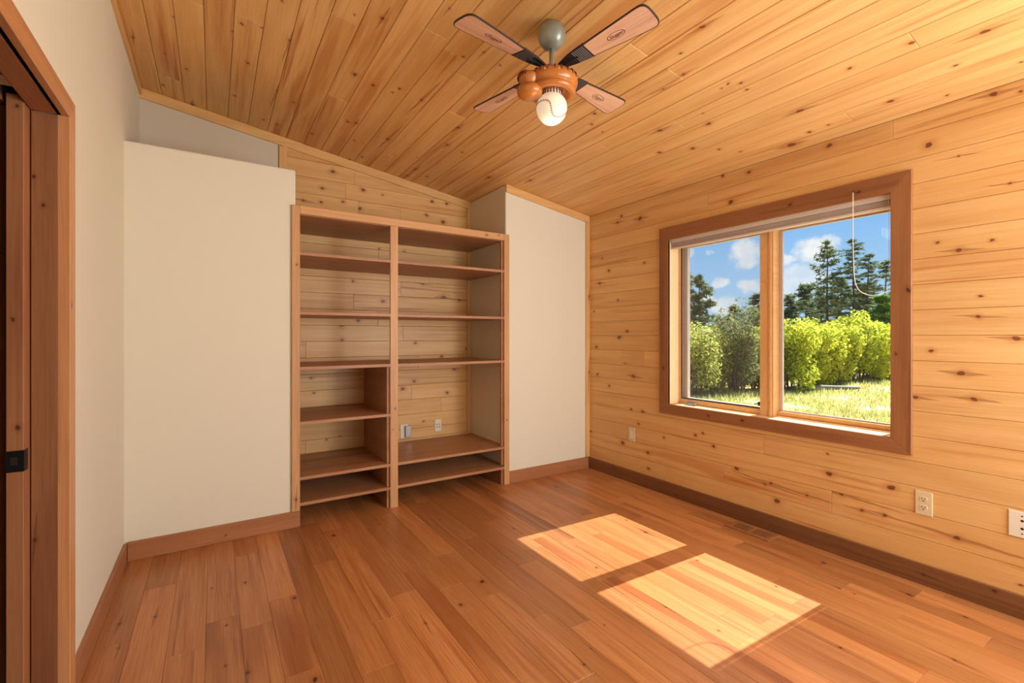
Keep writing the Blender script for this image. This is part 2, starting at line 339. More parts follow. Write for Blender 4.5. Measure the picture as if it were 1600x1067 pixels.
KC=[(-0.171,2.86,0.0064,0),(-0.233,3.289,0.0073,0),(-0.136,3.371,0.0095,0),(0.118,2.666,0.0111,0),(0.163,3.013,0.0126,0),(0.112,3.485,0.0103,0),(-0.273,3.713,0.0123,0),(-0.124,3.859,0.0219,1),(0.381,3.688,0.0137,0),(0.43,3.267,0.0123,0),(0.6,3.634,0.0116,0),(0.547,2.191,0.0074,0),(0.262,2.348,0.0087,0),(0.295,3.695,0.0112,0),(-0.368,3.236,0.0104,1),(0.202,2.618,0.008,0),(0.078,2.769,0.0065,0),(0.602,3.863,0.0098,0),(0.33,2.619,0.0131,2),(0.33,3.198,0.0119,2),(0.666,2.662,0.0179,0),(0.432,3.266,0.0103,0),(0.602,3.633,0.0116,0),(0.763,3.238,0.0151,0),(0.811,3.217,0.0152,1),(0.866,3.482,0.0117,0),(0.902,2.602,0.0111,0),(0.884,2.678,0.0094,0),(1.041,2.619,0.0152,2),(1.045,3.272,0.0183,2),(0.773,2.687,0.0148,0),(0.791,2.924,0.008,0),(0.798,2.791,0.0115,0),(1.341,2.741,0.0167,1),(1.391,3.012,0.0158,1),(1.412,2.524,0.0119,0),(1.515,3.03,0.0116,0),(1.577,2.794,0.0088,0),(1.503,3.654,0.0134,0),(1.374,3.782,0.0216,2),(1.38,3.594,0.0156,1),(2.121,3.039,0.0204,1),(0.922,3.863,0.0155,0),(0.989,3.727,0.0126,0),(0.776,3.647,0.012,0),(0.818,3.899,0.0128,0),(1.864,3.251,0.0206,1),(1.727,1.211,0.0161,1),(1.791,1.367,0.0087,0),(1.917,1.451,0.0124,1),(1.938,1.585,0.0098,1),(1.844,1.994,0.0147,0),(1.907,2.09,0.0115,0),(2.159,1.303,0.0093,0),(2.125,1.347,0.0094,0),(2.133,1.387,0.008,0),(2.359,1.613,0.0181,0),(2.231,1.847,0.019,1),(2.526,1.843,0.0201,0),(2.432,2.021,0.0166,0),(2.382,2.061,0.0104,0),(2.639,1.732,0.0119,0),(2.743,1.656,0.0099,0),(2.564,1.224,0.0233,1),(2.79,1.281,0.0125,0),(2.859,1.414,0.0301,1),(2.012,2.106,0.0079,0),(2.224,1.315,0.0095,0),(2.251,1.569,0.007,0),(2.392,0.931,0.0114,0),(2.395,0.716,0.0131,0),(2.398,0.81,0.0082,0),(2.511,0.526,0.0198,1),(2.663,0.649,0.0109,0),(2.764,0.905,0.0155,0),(2.875,0.727,0.0089,0),(2.808,0.48,0.0079,0),(2.785,1.181,0.0103,0),(2.788,1.28,0.0124,0),(0.656,2.129,0.0148,1),(0.774,2.115,0.0121,0),(0.791,2.304,0.0098,0),(0.81,2.403,0.0085,0),(0.771,2.687,0.0129,0),(0.867,1.854,0.007,1),(1.056,2.098,0.008,0)]
KA=[(0.798,2.529,0.0204,0),(0.719,2.383,0.0151,0),(0.894,2.394,0.0129,0),(1.032,2.423,0.0184,0),(1.098,2.393,0.0106,0),(1.196,2.408,0.0108,0),(0.874,2.301,0.0154,0),(0.708,2.271,0.0126,0),(0.58,2.262,0.0148,1),(1.012,2.264,0.0184,0),(0.667,2.196,0.01,0),(1.59,2.292,0.017,0),(1.751,2.253,0.0232,0),(1.643,2.423,0.0172,0),(1.788,2.424,0.0175,0),(0.951,1.665,0.013,0),(1.205,1.513,0.0189,0),(0.866,1.305,0.018,0),(0.995,1.345,0.0157,0),(0.869,1.186,0.0165,0),(1.49,1.16,0.0157,0),(1.757,1.564,0.0348,1),(1.909,1.553,0.0178,1),(1.734,1.034,0.0174,0),(1.384,1.951,0.0111,0),(1.177,1.951,0.0107,0),(1.987,1.103,0.0149,0),(1.555,1.679,0.0141,1),(0.639,0.895,0.0149,0),(0.657,0.775,0.011,0),(1.866,0.92,0.0235,0),(1.475,0.825,0.0196,0),(1.371,0.765,0.0221,0),(1.789,0.704,0.0175,0),(0.752,0.401,0.0111,0),(0.854,0.414,0.0113,0),(1.563,0.464,0.0113,0),(1.733,1.037,0.0174,0)]
KF=[(0.619,2.978,0.0156,0),(0.131,2.647,0.0095,0),(-0.214,2.537,0.0111,1),(-0.337,2.556,0.0108,1),(0.036,2.019,0.0071,0),(0.044,2.302,0.0081,0),(0.317,2.373,0.0119,0),(0.104,1.939,0.0139,1),(0.303,1.77,0.0136,0),(0.757,1.864,0.0082,1),(0.945,1.9,0.0116,0),(1.123,2.019,0.0159,0),(-0.008,2.675,0.0077,0),(2.762,0.835,0.0151,1),(2.746,0.635,0.0139,1),(2.758,1.196,0.012,0),(2.544,1.04,0.0124,0),(2.066,0.839,0.0088,0),(2.347,0.569,0.0096,1),(1.124,2.019,0.0159,0),(1.159,1.311,0.0095,1),(2.259,1.984,0.0159,1),(2.306,2.184,0.0106,0),(1.601,2.469,0.0121,0),(2.332,2.974,0.0207,0),(2.757,1.201,0.0103,0),(2.213,1.581,0.0087,0),(2.306,1.215,0.0078,0),(1.698,1.821,0.0101,0),(1.715,1.386,0.0086,1)]
JW=[(1.627,0.528),(1.237,0.279),(2.383,0.146),(2.018,2.161),(0.955,2.25),(2.845,1.077),(2.599,1.064)]
JC=[(-0.204,3.568),(0.14,2.602),(0.502,2.262),(0.643,2.999),(1.255,2.607),(1.137,3.524),(1.653,1.48),(1.912,1.473),(2.131,2.226),(2.391,0.705),(2.785,1.086),(0.855,2.045)]
JA=[(0.967,2.498),(0.894,2.374),(1.352,2.269),(0.997,2.259),(1.729,0.665),(0.598,0.404),(0.599,1.15),(1.357,1.64)]

# ------------------------------------------------------------------ room dimensions
XL,XR,YB,YA,YF=-.409,2.94,3.257,3.883,-1.1
XA0,XA1=.443,2.028
SL=.1545
def zc(x): return 2.331+SL*(XR-x)
CT=math.atan(SL)
def clip(poly,f):
    out=[]
    for i in range(len(poly)):
        a,b=poly[i],poly[(i+1)%len(poly)]; fa,fb=f(a),f(b)
        if fa>=0: out.append(a)
        if (fa>=0)!=(fb>=0):
            k=fa/(fa-fb); out.append((a[0]+(b[0]-a[0])*k,a[1]+(b[1]-a[1])*k))
    return out

# floor -----------------------------------------------------------------
floor=structure(MB().box(-.62,3.1,YF-.1,4.0,-.2,-.0125).build('floor',M['subfloor']))
random.seed(5)
edges=[.445,.57,.695,.82]; x=.445
lo=[]
for w in (.112,.12,.118,.122,.127,.127,.127): x-=w; lo.append(x)
lo=[e for e in lo if e>XL+.03]; x=.82; hi=[]
while x<XR-.06: x+=random.choice([.108,.122,.127,.127,.09]); hi.append(min(x,XR))
hi=[h for h in hi if h<XR-.03]+[XR]
seams=[XL]+sorted(lo)+edges+hi
for i in range(len(seams)-1):
    x0,x1=seams[i],seams[i+1]; w=x1-x0-.0006; xc=(x0+x1)/2
    yend=YA if (xc>XA0 and xc<XA1) else YB
    y=YF; cuts=[YF]
    fixed=[]
    while True:
        y+=random.uniform(.42,1.25)
        if abs(xc-.389)<.03: y+=.7
        if y>yend-.2: break
        cuts.append(y)
    cuts.append(yend)
    for a,b in zip(cuts[:-1],cuts[1:]):
        yc=(a+b)/2; L=b-a-.0005
        kn=[(k[1]-yc,-(k[0]-xc),k[2],k[3]) for k in KF if x0<k[0]<x1 and a<k[1]<b]
        if not kn and random.random()<.2: kn=randknots(L,w,1,.004,.007)
        tb=random.choice([.82,.92,1.,1.04,1.1,1.18])*random.uniform(.96,1.04); th=random.uniform(.1,1.)
        if abs(xc-.389)<.03: tb,th=.80,.75
        board('floor_plank',floor,(xc,yc,0),(0,1,0),(-1,0,0),L,w,.012,M['floor'],cham=.0008,tint=(tb,th),knots=kn)

# ceiling -----------------------------------------------------------------
def slab(x0,x1,y0,y1,dz0,dz1):
    return MB().hexa([(x0,y0,zc(x0)+dz0),(x1,y0,zc(x1)+dz0),(x1,y1,zc(x1)+dz0),(x0,y1,zc(x0)+dz0),(x0,y0,zc(x0)+dz1),(x1,y0,zc(x1)+dz1),(x1,y1,zc(x1)+dz1),(x0,y1,zc(x0)+dz1)])
ceiling=structure(slab(-.75,3.46,YF-.2,4.2,.0125,.14).build('ceiling',M['backing']))
random.seed(8)
cs=[XL]+[-.041+.1246*k for k in range(-2,24)]+[XR+.004]
for i in range(len(cs)-1):
    x0,x1=cs[i],cs[i+1]; xc=(x0+x1)/2; w=(x1-x0)/math.cos(CT)-.0018
    js=sorted([j[1] for j in JC if x0<j[0]<x1])
    y=(js[0] if js else 3.2)
    extra=[]
    yy=(js[0]-random.uniform(1.2,2.2)) if js else random.uniform(-.6,.3)
    while yy>YF+.3: extra.append(yy); yy-=random.uniform(1.2,2.4)
    if not js and random.random()<.35: extra.append(random.uniform(1.4,3.2))
    yend=YA if xc<XA1 else YB
    cuts=[YF]+sorted(js+extra)+[yend]
    for a,b in zip(cuts[:-1],cuts[1:]):
        yc=(a+b)/2; L=b-a-.0005
        kn=[(k[1]-yc,(k[0]-xc)/math.cos(CT),k[2],k[3]) for k in KC if x0<k[0]<x1 and a<k[1]<b]
        kn.sort(key=lambda k:-k[2])
        if not kn: kn+=randknots(L,w,1,.004,.008)
        th=random.choice([.05,.1,.2,.5,.8]); tb=random.uniform(.95,1.06)
        if .33<xc<.45: th,tb=1.3,1.
        if .7<xc<.82 or 1.35<xc<1.45: th=.9
        board('ceiling_plank',ceiling,(xc,yc,zc(xc)),(0,1,0),(math.cos(CT),0,-math.sin(CT)),L,w,.012,M['pineceil'],cham=.0026,tint=(tb,th),knots=kn)

# right wall with the window opening -----------------------------------------------------------------
WY0,WY1,WZ0,WZ1=.935,2.368,.685,1.975
wr=MB()
x0,x1=2.9525,3.12
wr.box(x0,x1,YF,WY0,-.2,zc(XR)); wr.box(x0,x1,WY1,4.0,-.2,zc(XR)); wr.box(x0,x1,WY0,WY1,-.2,WZ0); wr.box(x0,x1,WY0,WY1,WZ1,zc(XR))
wall_right=structure(wr.build('wall_right',M['siding']))
random.seed(21)
zr=[.0]+[.0925+.1257*k for k in range(0,18)]+[zc(XR)-.0005]
def wall_piece(y0,y1,z0,z1,notch=False,th=None):
    yc,zm=(y0+y1)/2,(z0+z1)/2; L=y1-y0-.0005; w=z1-z0-.0012
    kn=[(-(k[0]-yc),k[1]-zm,k[2],k[3]) for k in KW if y0<k[0]<y1 and z0<k[1]<z1]; kn.sort(key=lambda k:-k[2])
    if not kn: kn=randknots(L,w,1,.004,.009)
    poly=None
    if notch:
        a,b=-(WY1-yc),-(WY0-yc); t=WZ0-zm
        poly=[(-L/2,-w/2),(L/2,-w/2),(L/2,w/2),(b,w/2),(b,t),(a,t),(a,w/2),(-L/2,w/2)]
    board('wall_plank',wall_right,(XR,yc,zm),(0,-1,0),(0,0,1),L,w,.012,M['pine'],cham=.0022,tint=(random.uniform(.96,1.05),th if th is not None else random.choice([.05,.1,.3,.6])),knots=kn,poly=poly)
for i in range(len(zr)-1):
    z0,z1=zr[i],zr[i+1]
    if z1-z0<.01: continue
    js=[j[0] for j in JW if z0<j[1]<z1]
    if z1<=WZ0 or z0>=WZ1-.03: spans=[(YF,YB)]
    elif z0<WZ0<z1: spans=[(YF,YB)]
    else: spans=[(YF,WY0),(WY1,YB)]
    notch=z0<WZ0<z1
    js=js+[random.uniform(-.6,.35)]
    if i in (2,): js.append(1.9)
    for s0,s1 in spans:
        cuts=[s0]+sorted(j for j in js if s0+.1<j<s1-.1)+[s1]
        for a,b in zip(cuts[:-1],cuts[1:]):
            th={0:.5,1:.7,2:.95,3:.35,4:.1,5:.1}.get(i)
            if i==2 and a<1.237<b+.01: pass
            wall_piece(a,b,z0,z1,notch and a<WY0 and b>WY1,th)

# back wall of the alcove (grey paint on the left, pine boards on the right) --------------------------
def wallprism(x0,x1,y0,y1,dz=0.,z0=0.):
    return [(x0,y0,z0),(x1,y0,z0),(x1,y1,z0),(x0,y1,z0),(x0,y0,zc(x0)+dz),(x1,y0,zc(x1)+dz),(x1,y1,zc(x1)+dz),(x0,y1,zc(x0)+dz)]
wall_back=structure(MB().hexa(wallprism(XL-.02,XA1,YA+.0125,4.0)).build('wall_back',M['backing']))
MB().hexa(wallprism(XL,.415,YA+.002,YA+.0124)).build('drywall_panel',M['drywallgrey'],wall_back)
random.seed(31)
zs=[0.,.03]+[1.56+.1275*j for j in range(-12,11)]
for i in range(len(zs)-1):
    z0,z1=zs[i],zs[i+1]
    js=[j[0] for j in JA if z0<j[1]<z1]
    if not js and random.random()<.4: js=[random.uniform(.8,1.7)]
    cuts=[.415]+sorted(js)+[XA1]
    for a,b in zip(cuts[:-1],cuts[1:]):
        xc,zm=(a+b)/2,(z0+z1)/2; L=b-a-.0005; w=z1-z0-.0012
        poly=[(-L/2,-w/2),(L/2,-w/2),(L/2,w/2),(-L/2,w/2)]
        poly=clip(poly,lambda p:zc(xc+p[0])-(zm+p[1])-.002)
        if len(poly)<3 or max(p[1] for p in poly)-min(p[1] for p in poly)<.012: continue
        kn=[(k[0]-xc,k[1]-zm,k[2],k[3]) for k in KA if a<k[0]<b and z0<k[1]<z1]; kn.sort(key=lambda k:-k[2])
        th=.9 if (b>1.9 and 1.43<z0<1.7) else random.choice([.05,.1,.3,.5])
        board('wall_plank',wall_back,(xc,YA,zm),(1,0,0),(0,0,1),L,w,.012,M['pine'],cham=.0022,tint=(random.uniform(.95,1.04),th),knots=kn,poly=poly)

wall_back_right=structure(MB().hexa(wallprism(XA1,XR+.0125,YB,4.0)).build('wall_back_right',M['drywall']))
wall_back_left=structure(MB().box(XL-.02,XA0,YB,3.375,0,2.285).build('wall_back_left',M['drywall']))
def bev(o,w=.012,seg=3):
    m=o.modifiers.new('bevel','BEVEL'); m.width=w; m.segments=seg; m.limit_method='ANGLE'; return o
bev(wall_back_left); bev(wall_back_right,.01)
wl=MB(); a,b=XL-.066,XL; zt=zc(XL)
wl.box(a,b,2.045,4.0,0,zt); wl.box(a,b,YF,1.185,0,zt); wl.box(a,b,1.185,2.045,1.94,zt)
wall_left=structure(wl.build('wall_left',M['drywall']))
wall_front=structure(MB().hexa(wallprism(-.6,3.12,YF-.12,YF,0.)).build('wall_front',M['drywall']))
wh=MB(); a,b=-.60,-.535
wh.box(a,b,2.045,4.0,0,2.3); wh.box(a,b,YF,1.185,0,2.3); wh.box(a,b,1.185,2.045,1.94,2.3)
wh.box(-1.9,-1.8,YF,4.0,0,2.4); wh.box(-1.8,-.6,YF,4.0,2.3,2.4); wh.box(-1.8,-.6,3.9,4.0,0,2.3); wh.box(-1.8,-.6,YF-.1,YF,0,2.3); wh.box(-1.8,-.62,YF,4.0,-.1,-.002)
structure(wh.build('wall_hallway',M['darkwall']))

# baseboards and trims -----------------------------------------------------------------
BH=.1
def tbl(name,p0,p1,wdir,width,T,mat,tint=(1,.3),kn=None,**kw):
    L=(Vector(p1)-Vector(p0)).length
    if kn is None: kn=randknots(L,width,min(4,max(1,int(L*1.5))),.005,.010)
    return structure(lumber(name,None,p0,p1,wdir,width,T,mat,tint=tint,knots=kn,**kw))
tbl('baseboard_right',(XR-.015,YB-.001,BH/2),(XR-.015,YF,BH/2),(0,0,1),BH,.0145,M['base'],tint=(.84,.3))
tbl('baseboard_back_right',(2.052,YB-.015,BH/2),(XR-.016,YB-.015,BH/2),(0,0,1),BH,.0145,M['doorwood'],tint=(1.08,.2))
tbl('baseboard_back_left',(XL+.016,YB-.022,BH/2),(.466,YB-.022,BH/2),(0,0,1),BH,.0215,M['doorwood'],tint=(1.08,.2))
tbl('baseboard_left',(XL+.015,2.099,BH/2),(XL+.015,YB-.023,BH/2),(0,0,1),BH,.0145,M['doorwood'],tint=(1.05,.2))
tbl('baseboard_left',(XL+.015,YF,BH/2),(XL+.015,1.13,BH/2),(0,0,1),BH,.0145,M['doorwood'])
tbl('baseboard_front',(XR-.016,YF+.015,BH/2),(XL+.016,YF+.015,BH/2),(0,0,1),BH,.0145,M['base'])
def slope_trim(name,x0,x1,y,h,drop=0.):
    xc=(x0+x1)/2; z0=zc(xc); P=[(x0,zc(x0)-h),(x1,zc(x1)-h),(x1,zc(x1)-.001),(x0,zc(x0)-.001)]
    return structure(board(name,None,(xc,y,z0),(1,0,0),(0,0,1),0,0,.0135,M['pine'],poly=[(p[0]-xc,p[1]-z0) for p in P],tint=(1.03,.15),knots=[(-.55,-.03,.011,0),(.43,-.015,.016,0)] if h<.075 and x1<2.5 else []))
slope_trim('trim_1',XL+.0001,XA1-.0001,YA-.014,.068)
structure(lumber('trim_2',None,(.4395,YA-.0145,zc(.44)-.07),(.4395,YA-.0145,.2),(1,0,0),.053,.0142,M['pine'],tint=(1.02,.1)))
structure(lumber('trim_3',None,(2.008,YA-.0145,zc(2.008)-.07),(2.008,YA-.0145,.001),(1,0,0),.039,.0142,M['pine'],tint=(.98,.1)))
slope_trim('trim_4',XA1+.0001,XR-.0001,YB-.0145,.064)
structure(lumber('trim_5',None,(2.918,YB-.0145,zc(2.918)-.066),(2.918,YB-.0145,BH+.002),(1,0,0),.044,.0142,M['pine'],tint=(1.0,.4),knots=[(-.4,.012,.014,1),(.3,.012,.012,2)]))
structure(lumber('trim_6',None,(XL+.0145,YF,zc(XL)-.028),(XL+.0145,YA-.015,zc(XL)-.028),(0,0,1),.045,.0142,M['pine'],tint=(1,.3)))

# ------------------------------------------------------------------ window_1
win=structure(empty('window_1',(XR,1.652,.70)))
win['label']='large two-pane window in a stained brown casing on the right plank wall'
FX=2.921
cY,cZ=1.652,1.33
def wpoly(name,pts,mat,x=FX,T=.018,tint=(1,.3),kn=()):
    return board(name,win,(x,cY,cZ),(0,-1,0),(0,0,1),0,0,T,mat,poly=[(-(y-cY),z-cZ) for y,z in pts],tint=tint,knots=kn)
oy0,oy1,oz0,oz1=.873,2.431,.624,2.051; iy0,iy1,iz0,iz1=.959,2.344,.700,1.955
# pts ordered CCW in (s=-(y),t=z)
wpoly('casing_board',[(oy1,oz0),(oy0,oz0),(iy0,iz0),(iy1,iz0)],M['casing'],kn=[(-.35,-.67,.012,0),(-.1,-.665,.012,0)])
wpoly('casing_board',[(iy1,iz1),(iy0,iz1),(oy0,oz1),(oy1,oz1)],M['casing'],tint=(.95,.4),kn=[(.55,.665,.014,0),(.2,.68,.011,0)])
# the two side boards run along z: own axes so that their grain stands upright
def casing_side(ya,yb,left):
    yc=(ya+yb)/2
    if left: pts=[(oy1,oz0),(iy1,iz0),(iy1,iz1),(oy1,oz1)]
    else: pts=[(iy0,iz0),(oy0,oz0),(oy0,oz1),(iy0,iz1)]
    # ax=(0,0,1), ay=(0,1,0): normal -X
    poly=[(z-cZ,y-yc) for y,z in pts]
    return board('casing_board',win,(FX,yc,cZ),(0,0,1),(0,1,0),0,0,.018,M['casing'],poly=poly,tint=(.92 if left else .97,.4),knots=[(-.35,.0,.014,0),(.3,.01,.008,0)] if left else [(.12,-.03,.014,0),(-.2,.02,.008,0)])
casing_side(iy1,oy1,True); casing_side(oy0,iy0,False)
W_=M['jambwood']; jx0,jx1=2.9215,3.045; jd=(jx0+jx1)/2; jw=jx1-jx0
board('jamb_board',win,(jd,iy1,(iz0+iz1)/2),(0,0,1),(-1,0,0),iz1-iz0,jw,.018,W_,tint=(1.08,0))
board('jamb_board',win,(jd,iy0,(iz0+iz1)/2),(0,0,1),(1,0,0),iz1-iz0,jw,.018,W_,tint=(1.05,0))
board('jamb_board',win,(jd,(iy0+iy1)/2,iz1),(0,1,0),(1,0,0),iy1-iy0,jw,.018,W_,tint=(1,0))
board('sill_board',win,(jd,(iy0+iy1)/2,iz0),(0,1,0),(-1,0,0),iy1-iy0,jw,.014,W_,tint=(1.12,0))
def wb(name,x0,x1,y0,y1,z0,z1,mat): 
    o=MB().box(x0,x1,y0,y1,z0,z1).build(name,M[mat] if isinstance(mat,str) else mat,win); o.color=(1,0,0,1); bev(o,.0015,1); return o
# main frame
wb('frame_rail',3.0455,3.12,iy0+.001,iy1-.001,iz1-.022,iz1+.012,'winwood'); wb('frame_rail',3.0455,3.12,iy0+.001,iy1-.001,iz0-.013,iz0+.006,'winwood')
wb('frame_stile',3.0455,3.12,iy1-.014,iy1+.015,iz0+.0065,iz1-.0225,'winwood'); wb('frame_stile',3.0455,3.12,iy0-.015,iy0+.012,iz0+.0065,iz1-.0225,'winwood')
# mullion: flat face then a stepped bead
mu=wb('mullion',3.03,3.12,1.639,1.697,iz0+.0005,iz1-.0005,'winwood')
wb('mullion_bead',3.026,3.12,1.622,1.6385,iz0+.0005,iz1-.0005,'winwood'); wb('mullion_bead',3.034,3.12,1.610,1.6215,iz0+.0005,iz1-.0005,'winwood')
# left casement: dark screen frame, grey sash, glass
sy0,sy1,sz0,sz1=1.698,2.3295,.7065,1.9325
for n_,a in (('sash_rail',(3.045,3.075,sy0,sy1,sz0,.737)),):
    wb(n_,*a,'winwood')
sf=wb('screen_frame',3.052,3.060,sy0,sy0+.011,.7375,sz1,'gasket'); wb('screen_frame',3.052,3.060,sy1-.010,sy1,.7375,sz1,'gasket'); wb('screen_frame',3.052,3.060,sy0+.0115,sy1-.0105,.7375,.746,'gasket'); wb('screen_frame',3.052,3.060,sy0+.0115,sy1-.0105,sz1-.01,sz1,'gasket')
wb('sash_frame',3.0765,3.11,sy1-.042,sy1,.7085,sz1,'vinyl'); wb('sash_frame',3.0765,3.11,sy0,sy0+.010,.7085,sz1,'vinyl'); wb('sash_frame',3.0765,3.11,sy0+.0105,sy1-.0425,.7085,.745,'vinyl'); wb('sash_frame',3.0765,3.11,sy0+.0105,sy1-.0425,sz1-.035,sz1,'vinyl')
def pane(name,x,y0,y1,z0,z1,mat,T=.003): 
    return MB().box(x,x+T,y0,y1,z0,z1).build(name,M[mat],win)
mesh_obj('insect_screen',[(3.056,sy0+.012,.747),(3.056,sy1-.011,.747),(3.056,sy1-.011,sz1-.011),(3.056,sy0+.012,sz1-.011)],[(0,1,2,3)],M['screen'],win)
pane('glass_pane',3.092,sy0+.0108,sy1-.0428,.7455,sz1-.0355,'glass')
# right fixed light
ry0,ry1=.972,1.6095
wb('sash_rail',3.075,3.10,ry0,ry1,sz0,.733,'winwood')
wb('sash_frame',3.1005,3.118,ry1-.022,ry1,.7085,sz1,'vinyl'); wb('sash_frame',3.1005,3.118,ry0,ry0+.024,.7085,sz1,'vinyl'); wb('sash_frame',3.1005,3.118,ry0+.0245,ry1-.0225,.7085,.741,'vinyl'); wb('sash_frame',3.1005,3.118,ry0+.0245,ry1-.0225,sz1-.035,sz1,'vinyl')
pane('glass_pane',3.108,ry0+.0248,ry1-.0228,.7415,sz1-.0355,'glass')
# crank operator and sash lock
cr=MB().box(3.005,3.035,2.17,2.26,iz0+.0005,iz0+.012); cr.lathe([(.013,0),(.015,.006),(.012,.016),(.004,.019)],14,(3.02,2.25,iz0+.012)); cr.tube([(3.02,2.25,iz0+.026),(3.012,2.21,iz0+.030),(3.005,2.17,iz0+.024)],.0055,8); cr.lathe([(.009,0),(.011,.008),(.006,.016)],12,(3.005,2.165,iz0+.012))
o=cr.build('crank_handle',M['steel'],win,smooth=False); tag(o,'small grey folding crank handle')
o=MB().box(3.040,3.0445,1.70,1.716,.757,.785).tube([(3.042,1.706,.775),(3.036,1.722,.770),(3.032,1.738,.768)],.003,8).build('sash_lock',M['blackmetal'],win); tag(o,'small black lock lever')

# blind, gathered up under the head of the window
bl=tag(empty('window_blind',(2.965,1.652,1.955)),'off-white slatted blind drawn up in a stack across the top of the window','blind')
by0,by1=.966,2.336
def bb(name,x0,x1,z0,z1,mat='blind',y0=by0,y1=by1): 
    o=MB().box(x0,x1,y0,y1,z0,z1).build(name,M[mat],bl); bev(o,.0015,1); return o
bb('head_rail',2.945,2.985,1.928,1.9545)
for k in range(7):
    z=1.9235-.0040*k; d=random.uniform(-.002,.002)
    bb('slat',2.950+d,2.982+d,z-.0012,z+.0012,'blind',by0+.004,by1-.004)
bb('bottom_rail',2.948,2.984,1.884,1.8955)
pts=[(2.905,1.118,1.995),(2.904,1.118,1.90),(2.904,1.118,1.72),(2.905,1.115,1.60),(2.905,1.110,1.52),(2.906,1.095,1.472),(2.907,1.07,1.446),(2.909,1.035,1.433),(2.912,1.0,1.436),(2.925,.972,1.452)]
# smooth the cord
def smooth_path(p,n=5):
    p=[Vector(q) for q in p]; out=[]
    for i in range(len(p)-1):
        a,b,c,d=p[max(i-1,0)],p[i],p[i+1],p[min(i+2,len(p)-1)]
        for k in range(n):
            t=k/n; out.append(.5*((2*b)+(-a+c)*t+(2*a-5*b+4*c-d)*t*t+(-a+3*b-3*c+d)*t**3))
    return out+[p[-1]]
sp=smooth_path(pts)+[Vector((2.94,.970,1.60)),Vector((2.944,.972,1.80)),Vector((2.9445,.974,1.93))]
cm=MB().tube(sp[:46],.0021,6); o=cm.build('pull_cord',M['cord'],bl,smooth=True); tag(o,'looped cream pull cord')
o=MB().tube(sp[45:],.0011,5).build('lift_string',M['cord'],bl)
o=MB().lathe([(.003,-.006),(.005,-.004),(.005,.004),(.003,.006)],10,(2.912,1.118,1.998)).build('cord_cleat',M['hole'],bl)

# ------------------------------------------------------------------ doorway and pocket door (door_1)
door=structure(empty('door_1',(-.505,1.615,0)))
door['label']='stained wooden pocket door slid back into the left wall'
CX=XL+.02
def db(name,x0,x1,y0,y1,z0,z1,mat,tint=(1,.3),vert=True):
    # box part whose grain runs along z (vert) : built as a board with axes (z, -x) facing -Y
    if vert: o=board(name,door,((x0+x1)/2,y0,(z0+z1)/2),(0,0,1),(-1,0,0),z1-z0,x1-x0,y1-y0,M[mat],tint=tint,knots=randknots(z1-z0,x1-x0,3,.006,.010))
    else: o=board(name,door,((x0+x1)/2,(y0+y1)/2,z0),(0,1,0),(1,0,0),y1-y0,x1-x0,z1-z0,M[mat],tint=tint,knots=randknots(y1-y0,x1-x0,2,.006,.010))
    return o
slab_=db('door_slab',-.521,-.4825,1.978,2.76,.012,1.946,'doorwood',(1.0,.6))
db('jamb_board',-.480,XL-.010,2.030,2.0445,0,1.925,'doorwood',(.76,.5))
db('jamb_board',-.60,-.531,2.030,2.0445,0,1.925,'doorwood',(.8,.5))
db('jamb_board',-.480,XL+.002,1.1855,1.2,0,1.925,'doorwood')
board('jamb_board',door,(-.5,1.2,.9625),(0,0,1),(1,0,0),1.925,.2,.0145,M['doorwood'])
db('head_jamb',-.480,XL+.002,1.2,2.0295,1.925,1.9395,'doorwood',(1.05,.3),False)
db('head_jamb',-.60,-.531,1.2,2.0295,1.925,1.9395,'doorwood',(1.,.3),False)
o=MB().box(-.530,-.481,1.2,2.04,1.975,1.99).build('track',M['hole'],door)
o=MB().box(-.522,-.495,1.86,1.93,1.948,1.974).build('roller_hanger',M['white'],door)
# casing, mitred at the head
hy0,hy1=1.198-.068,2.098; z0_,z1_=1.925,1.991
ccy=1.614
def cas(ax,ay,c,P,tint=(1,.3)): return board('casing_board',door,c,ax,ay,0,0,.0295,M['doorcase'],poly=P,tint=tint,knots=[(random.uniform(-.4,.4),random.uniform(-.02,.02),.009,0)])
cas((0,0,1),(0,-1,0),(CX,2.064,1.0),[(-1.0,.034),(-1.0,-.034),(z1_-1,-.034),(z0_-1,.034)],(1.08,.2))
cas((0,0,1),(0,-1,0),(CX,1.164,1.0),[(-1.0,.034),(-1.0,-.034),(z0_-1,-.034),(z1_-1,.034)],(1.05,.2))
cas((0,1,0),(0,0,1),(CX,ccy,1.958),[(1.198-ccy,-.033),(2.030-ccy,-.033),(2.098-ccy,.033),(1.130-ccy,.033)],(1.,.3))
# black edge latch
la=MB().box(-.5225,-.481,1.9755,1.9778,.812,.876); la.box(-.4824,-.481,1.9779,2.010,.812,.876)
o=la.build('latch',M['blackmetal'],door); tag(o,'black metal latch plate on the door edge')
o=MB().box(-.511,-.495,1.9745,1.9754,.832,.856).build('latch_pull',M['hole'],door)

